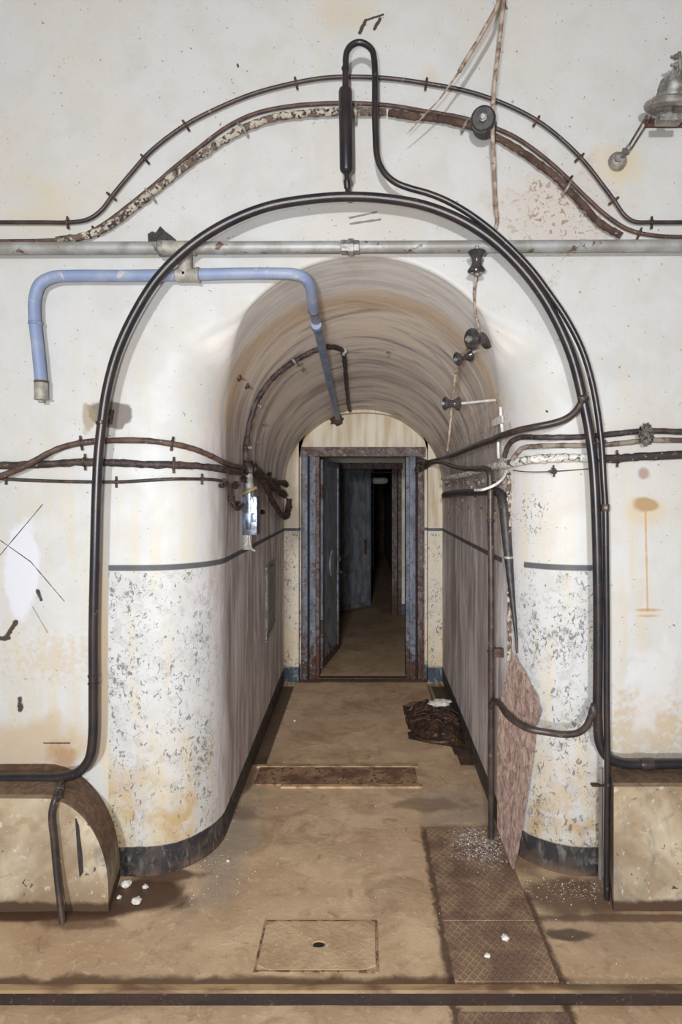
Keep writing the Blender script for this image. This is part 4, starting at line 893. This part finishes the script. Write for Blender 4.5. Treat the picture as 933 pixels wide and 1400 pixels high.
hc1.part('hanger', M().lathe(A(689, -20, 2.55), (0, 0, 1), [(.03, -.03), (.012, 0), (.03, .03)]).tube([A(689, -20, 2.55), (.585, Y0, A(0, -20, 2.55).z)], .01, smooth=False), M_INS)
# ---- bracket insulator at the far right with its two-rod stay
YL = 2.535
lc = A(917, 140, YL)
lm = Thing('bell_insulator', 'grey bell-shaped fixture on a reddish board at the top right edge', 'insulator', lc)
bxy = [(884, 172), (884, 163), (925, 160), (925, 98), (960, 98), (960, 172)]
lm.part('board', M().prism([A(x, y, 2.632) for x, y in bxy], (0, .016, 0)), M_WOOD, smooth=False)
lm.part('flange', M().lathe(lc, (.05, -.30, 1), [(.050, -.022), (.052, -.018), (.075, -.030), (.094, -.020), (.098, -.010), (.094, .0), (.070, .012), (.058, .016)], 32), M_DUST)
lm.part('bell', M().lathe(lc, (.05, -.30, 1), [(.058, .014), (.057, .03), (.054, .038), (.056, .045), (.050, .075), (.044, .083), (.020, .088)], 28), M_METL)
q = A(915, 158, YL)
lm.part('terminal_block', M().box(q+Vector((-.045, -.02, -.028)), q+Vector((.05, .03, -.002))).lathe(q+Vector((0, 0, -.01)), (0, 0, 1), [(.02, 0), (.016, .02), (.02, .045)], 12), M_DUST, bev=.003)
for s in (-.03, .03): lm.part('screw', M().lathe(q+Vector((s, -.02, -.014)), (0, -1, .2), [(.007, 0), (.007, .006), (.004, .008)], 10), M_METL)
m = M().prism([A(915, 113, YL), A(921, 92, YL-.01), A(926, 86, YL), A(927, 108, YL), A(922, 115, YL)], (0, .012, 0)); lm.part('strut', m, M_DUST, smooth=False)
lm.part('clamp_bar', M().tube([A(925, 110, YL-.012), A(930, 98, YL-.014), A(930, 84, YL-.014), A(929, 72, YL-.01)], .0085, seg=8), M_METL)
for y in (78, 89): lm.part('nut', M().lathe(A(930, y, YL-.012), (-1, 0, 0), [(.006, 0), (.011, .014), (.011, .022), (.006, .024), (.006, .036)], 8), M_METL)
sty = Thing('stay_disc', 'small round wall disc with twin rods slanting up to the bell fixture', 'stay', A(845, 222, 2.64))
sty.part('disc', M().lathe(A(843, 223, Y0), (.1, -1, .1), [(.034, 0), (.038, .008), (.036, .022), (.028, .032), (.01, .036)], 24), M_DUST)
for dx in (0, 6): sty.part('rod', M().tube([A(858+dx*.9, 202+dx*.2, 2.60), A(885+dx, 157+dx*.3, YL+.03)], .0032, seg=8, smooth=False), M_CAB)
sty.part('clamp', M().lathe(A(849, 214, 2.615), A(862, 200, 2.60)-A(849, 214, 2.615), [(.010, 0), (.016, .008), (.010, .016), (.018, .026), (.010, .034), (.014, .046), (.006, .05)], 8).box(A(845, 217, 2.61)-Vector((.012, .006, .012)), A(845, 217, 2.61)+Vector((.012, .0, .012))), M_METL)
# ================================================================== beyond the door
fl = single('ceiling_lamp', M().tube([(.13, 10.4, 1.80), (.17, 10.4, 1.79), (.36, 10.4, 1.79), (.40, 10.4, 1.80)], [.03, .055, .055, .03], seg=14), M_WHT, 'unlit pale tubular lamp under the ceiling of the dark corridor beyond', 'lamp')
single('corridor_pipe', M().tube([(-.3, 9.6, 1.90), (.52, 9.6, 1.90)], .012, smooth=False), M_BRN, 'thin pipe crossing the dark corridor under its ceiling', 'pipe')
single('corridor_pipe', M().tube([(.50, 9.3, 1.70), (.50, 16.5, 1.70)], .03, smooth=False), M_BLUED, 'bluish pipe running along the right wall of the dark corridor', 'pipe')
single('corridor_post', M().box((.12, 13.0, 0), (.22, 13.08, 2.35)), M_DUST, 'pale upright post deep inside the dark corridor', 'post', smooth=False, bev=.01)
single('vestibule_conduit', M().tube([(.585, 8.28, .2), (.585, 8.28, 1.85)], .010, smooth=False).tube([(.56, 8.28, .35), (.56, 8.28, 1.85)], .006, smooth=False), M_BRN, 'twin thin conduits beside the inner door frame', 'conduit')
kb = Thing('cable_bundle', 'knot of dark cable glands at the upper right corner of the door frame', 'cable joint', A(576, 636, 5.42))
for i, (x, y) in enumerate(((574, 630), (578, 638), (571, 642), (580, 632))): kb.part('gland', M().rock(A(x, y, 5.40), .03, .03, .028, i+3, .6, 3), M_BRN if i % 2 else M_CAB)
# ================================================================== light, camera
def area(name, loc, target, size, power, color=(1, 1, 1), shape='DISK'):
    l = bpy.data.lights.new(name, 'AREA'); l.shape = shape; l.size = size; l.energy = power; l.color = color
    o = bpy.data.objects.new(name, l); COL.objects.link(o); o.location = loc
    o.rotation_euler = (Vector(target)-Vector(loc)).to_track_quat('-Z', 'Y').to_euler(); return o
area('flash', (-.24, -.2, 1.64), (0.05, 4, 1.3), .16, 54, (.97, .985, 1))
def spot(name, loc, target, ang, blend, power, radius, color):
    l = bpy.data.lights.new(name, 'SPOT'); l.spot_size = math.radians(ang); l.spot_blend = blend; l.energy = power; l.shadow_soft_size = radius; l.color = color
    o = bpy.data.objects.new(name, l); COL.objects.link(o); o.location = loc
    o.rotation_euler = (Vector(target)-Vector(loc)).to_track_quat('-Z', 'Y').to_euler(); return o
spot('passage_fill', (-.14, -.15, 1.58), (0, 4, 1.0), 62, 1, 135, .10, (.98, .99, 1))  # added fill spot beside the flash, only to brighten the passage
area('far_fill', (-.75, -8.0, 2.45), (0.05, 4, 1.3), .5, 600, (.97, .985, 1))  # added unseen fill lamp far behind the camera, evens out facade and passage
w = bpy.data.worlds.new('world'); SC.world = w; w.use_nodes = True; w.node_tree.nodes['Background'].inputs[0].default_value = (0, 0, 0, 1)
cam = bpy.data.cameras.new('camera'); co = bpy.data.objects.new('camera', cam); COL.objects.link(co)
cam.sensor_fit = 'VERTICAL'; cam.sensor_height = 36; cam.sensor_width = 24; cam.lens = F/1400*36
cam.shift_x = (466.5-CX)/1400; cam.shift_y = -(700-CY)/1400
co.location = (0, 0, H); co.rotation_euler = (math.pi/2, 0, 0); cam.clip_start = .05
SC.camera = co
vs_ = SC.view_settings; vs_.view_transform = 'Standard'; vs_.look = 'None'; vs_.gamma = 1; vs_.use_curve_mapping = False; vs_.exposure = -0.12
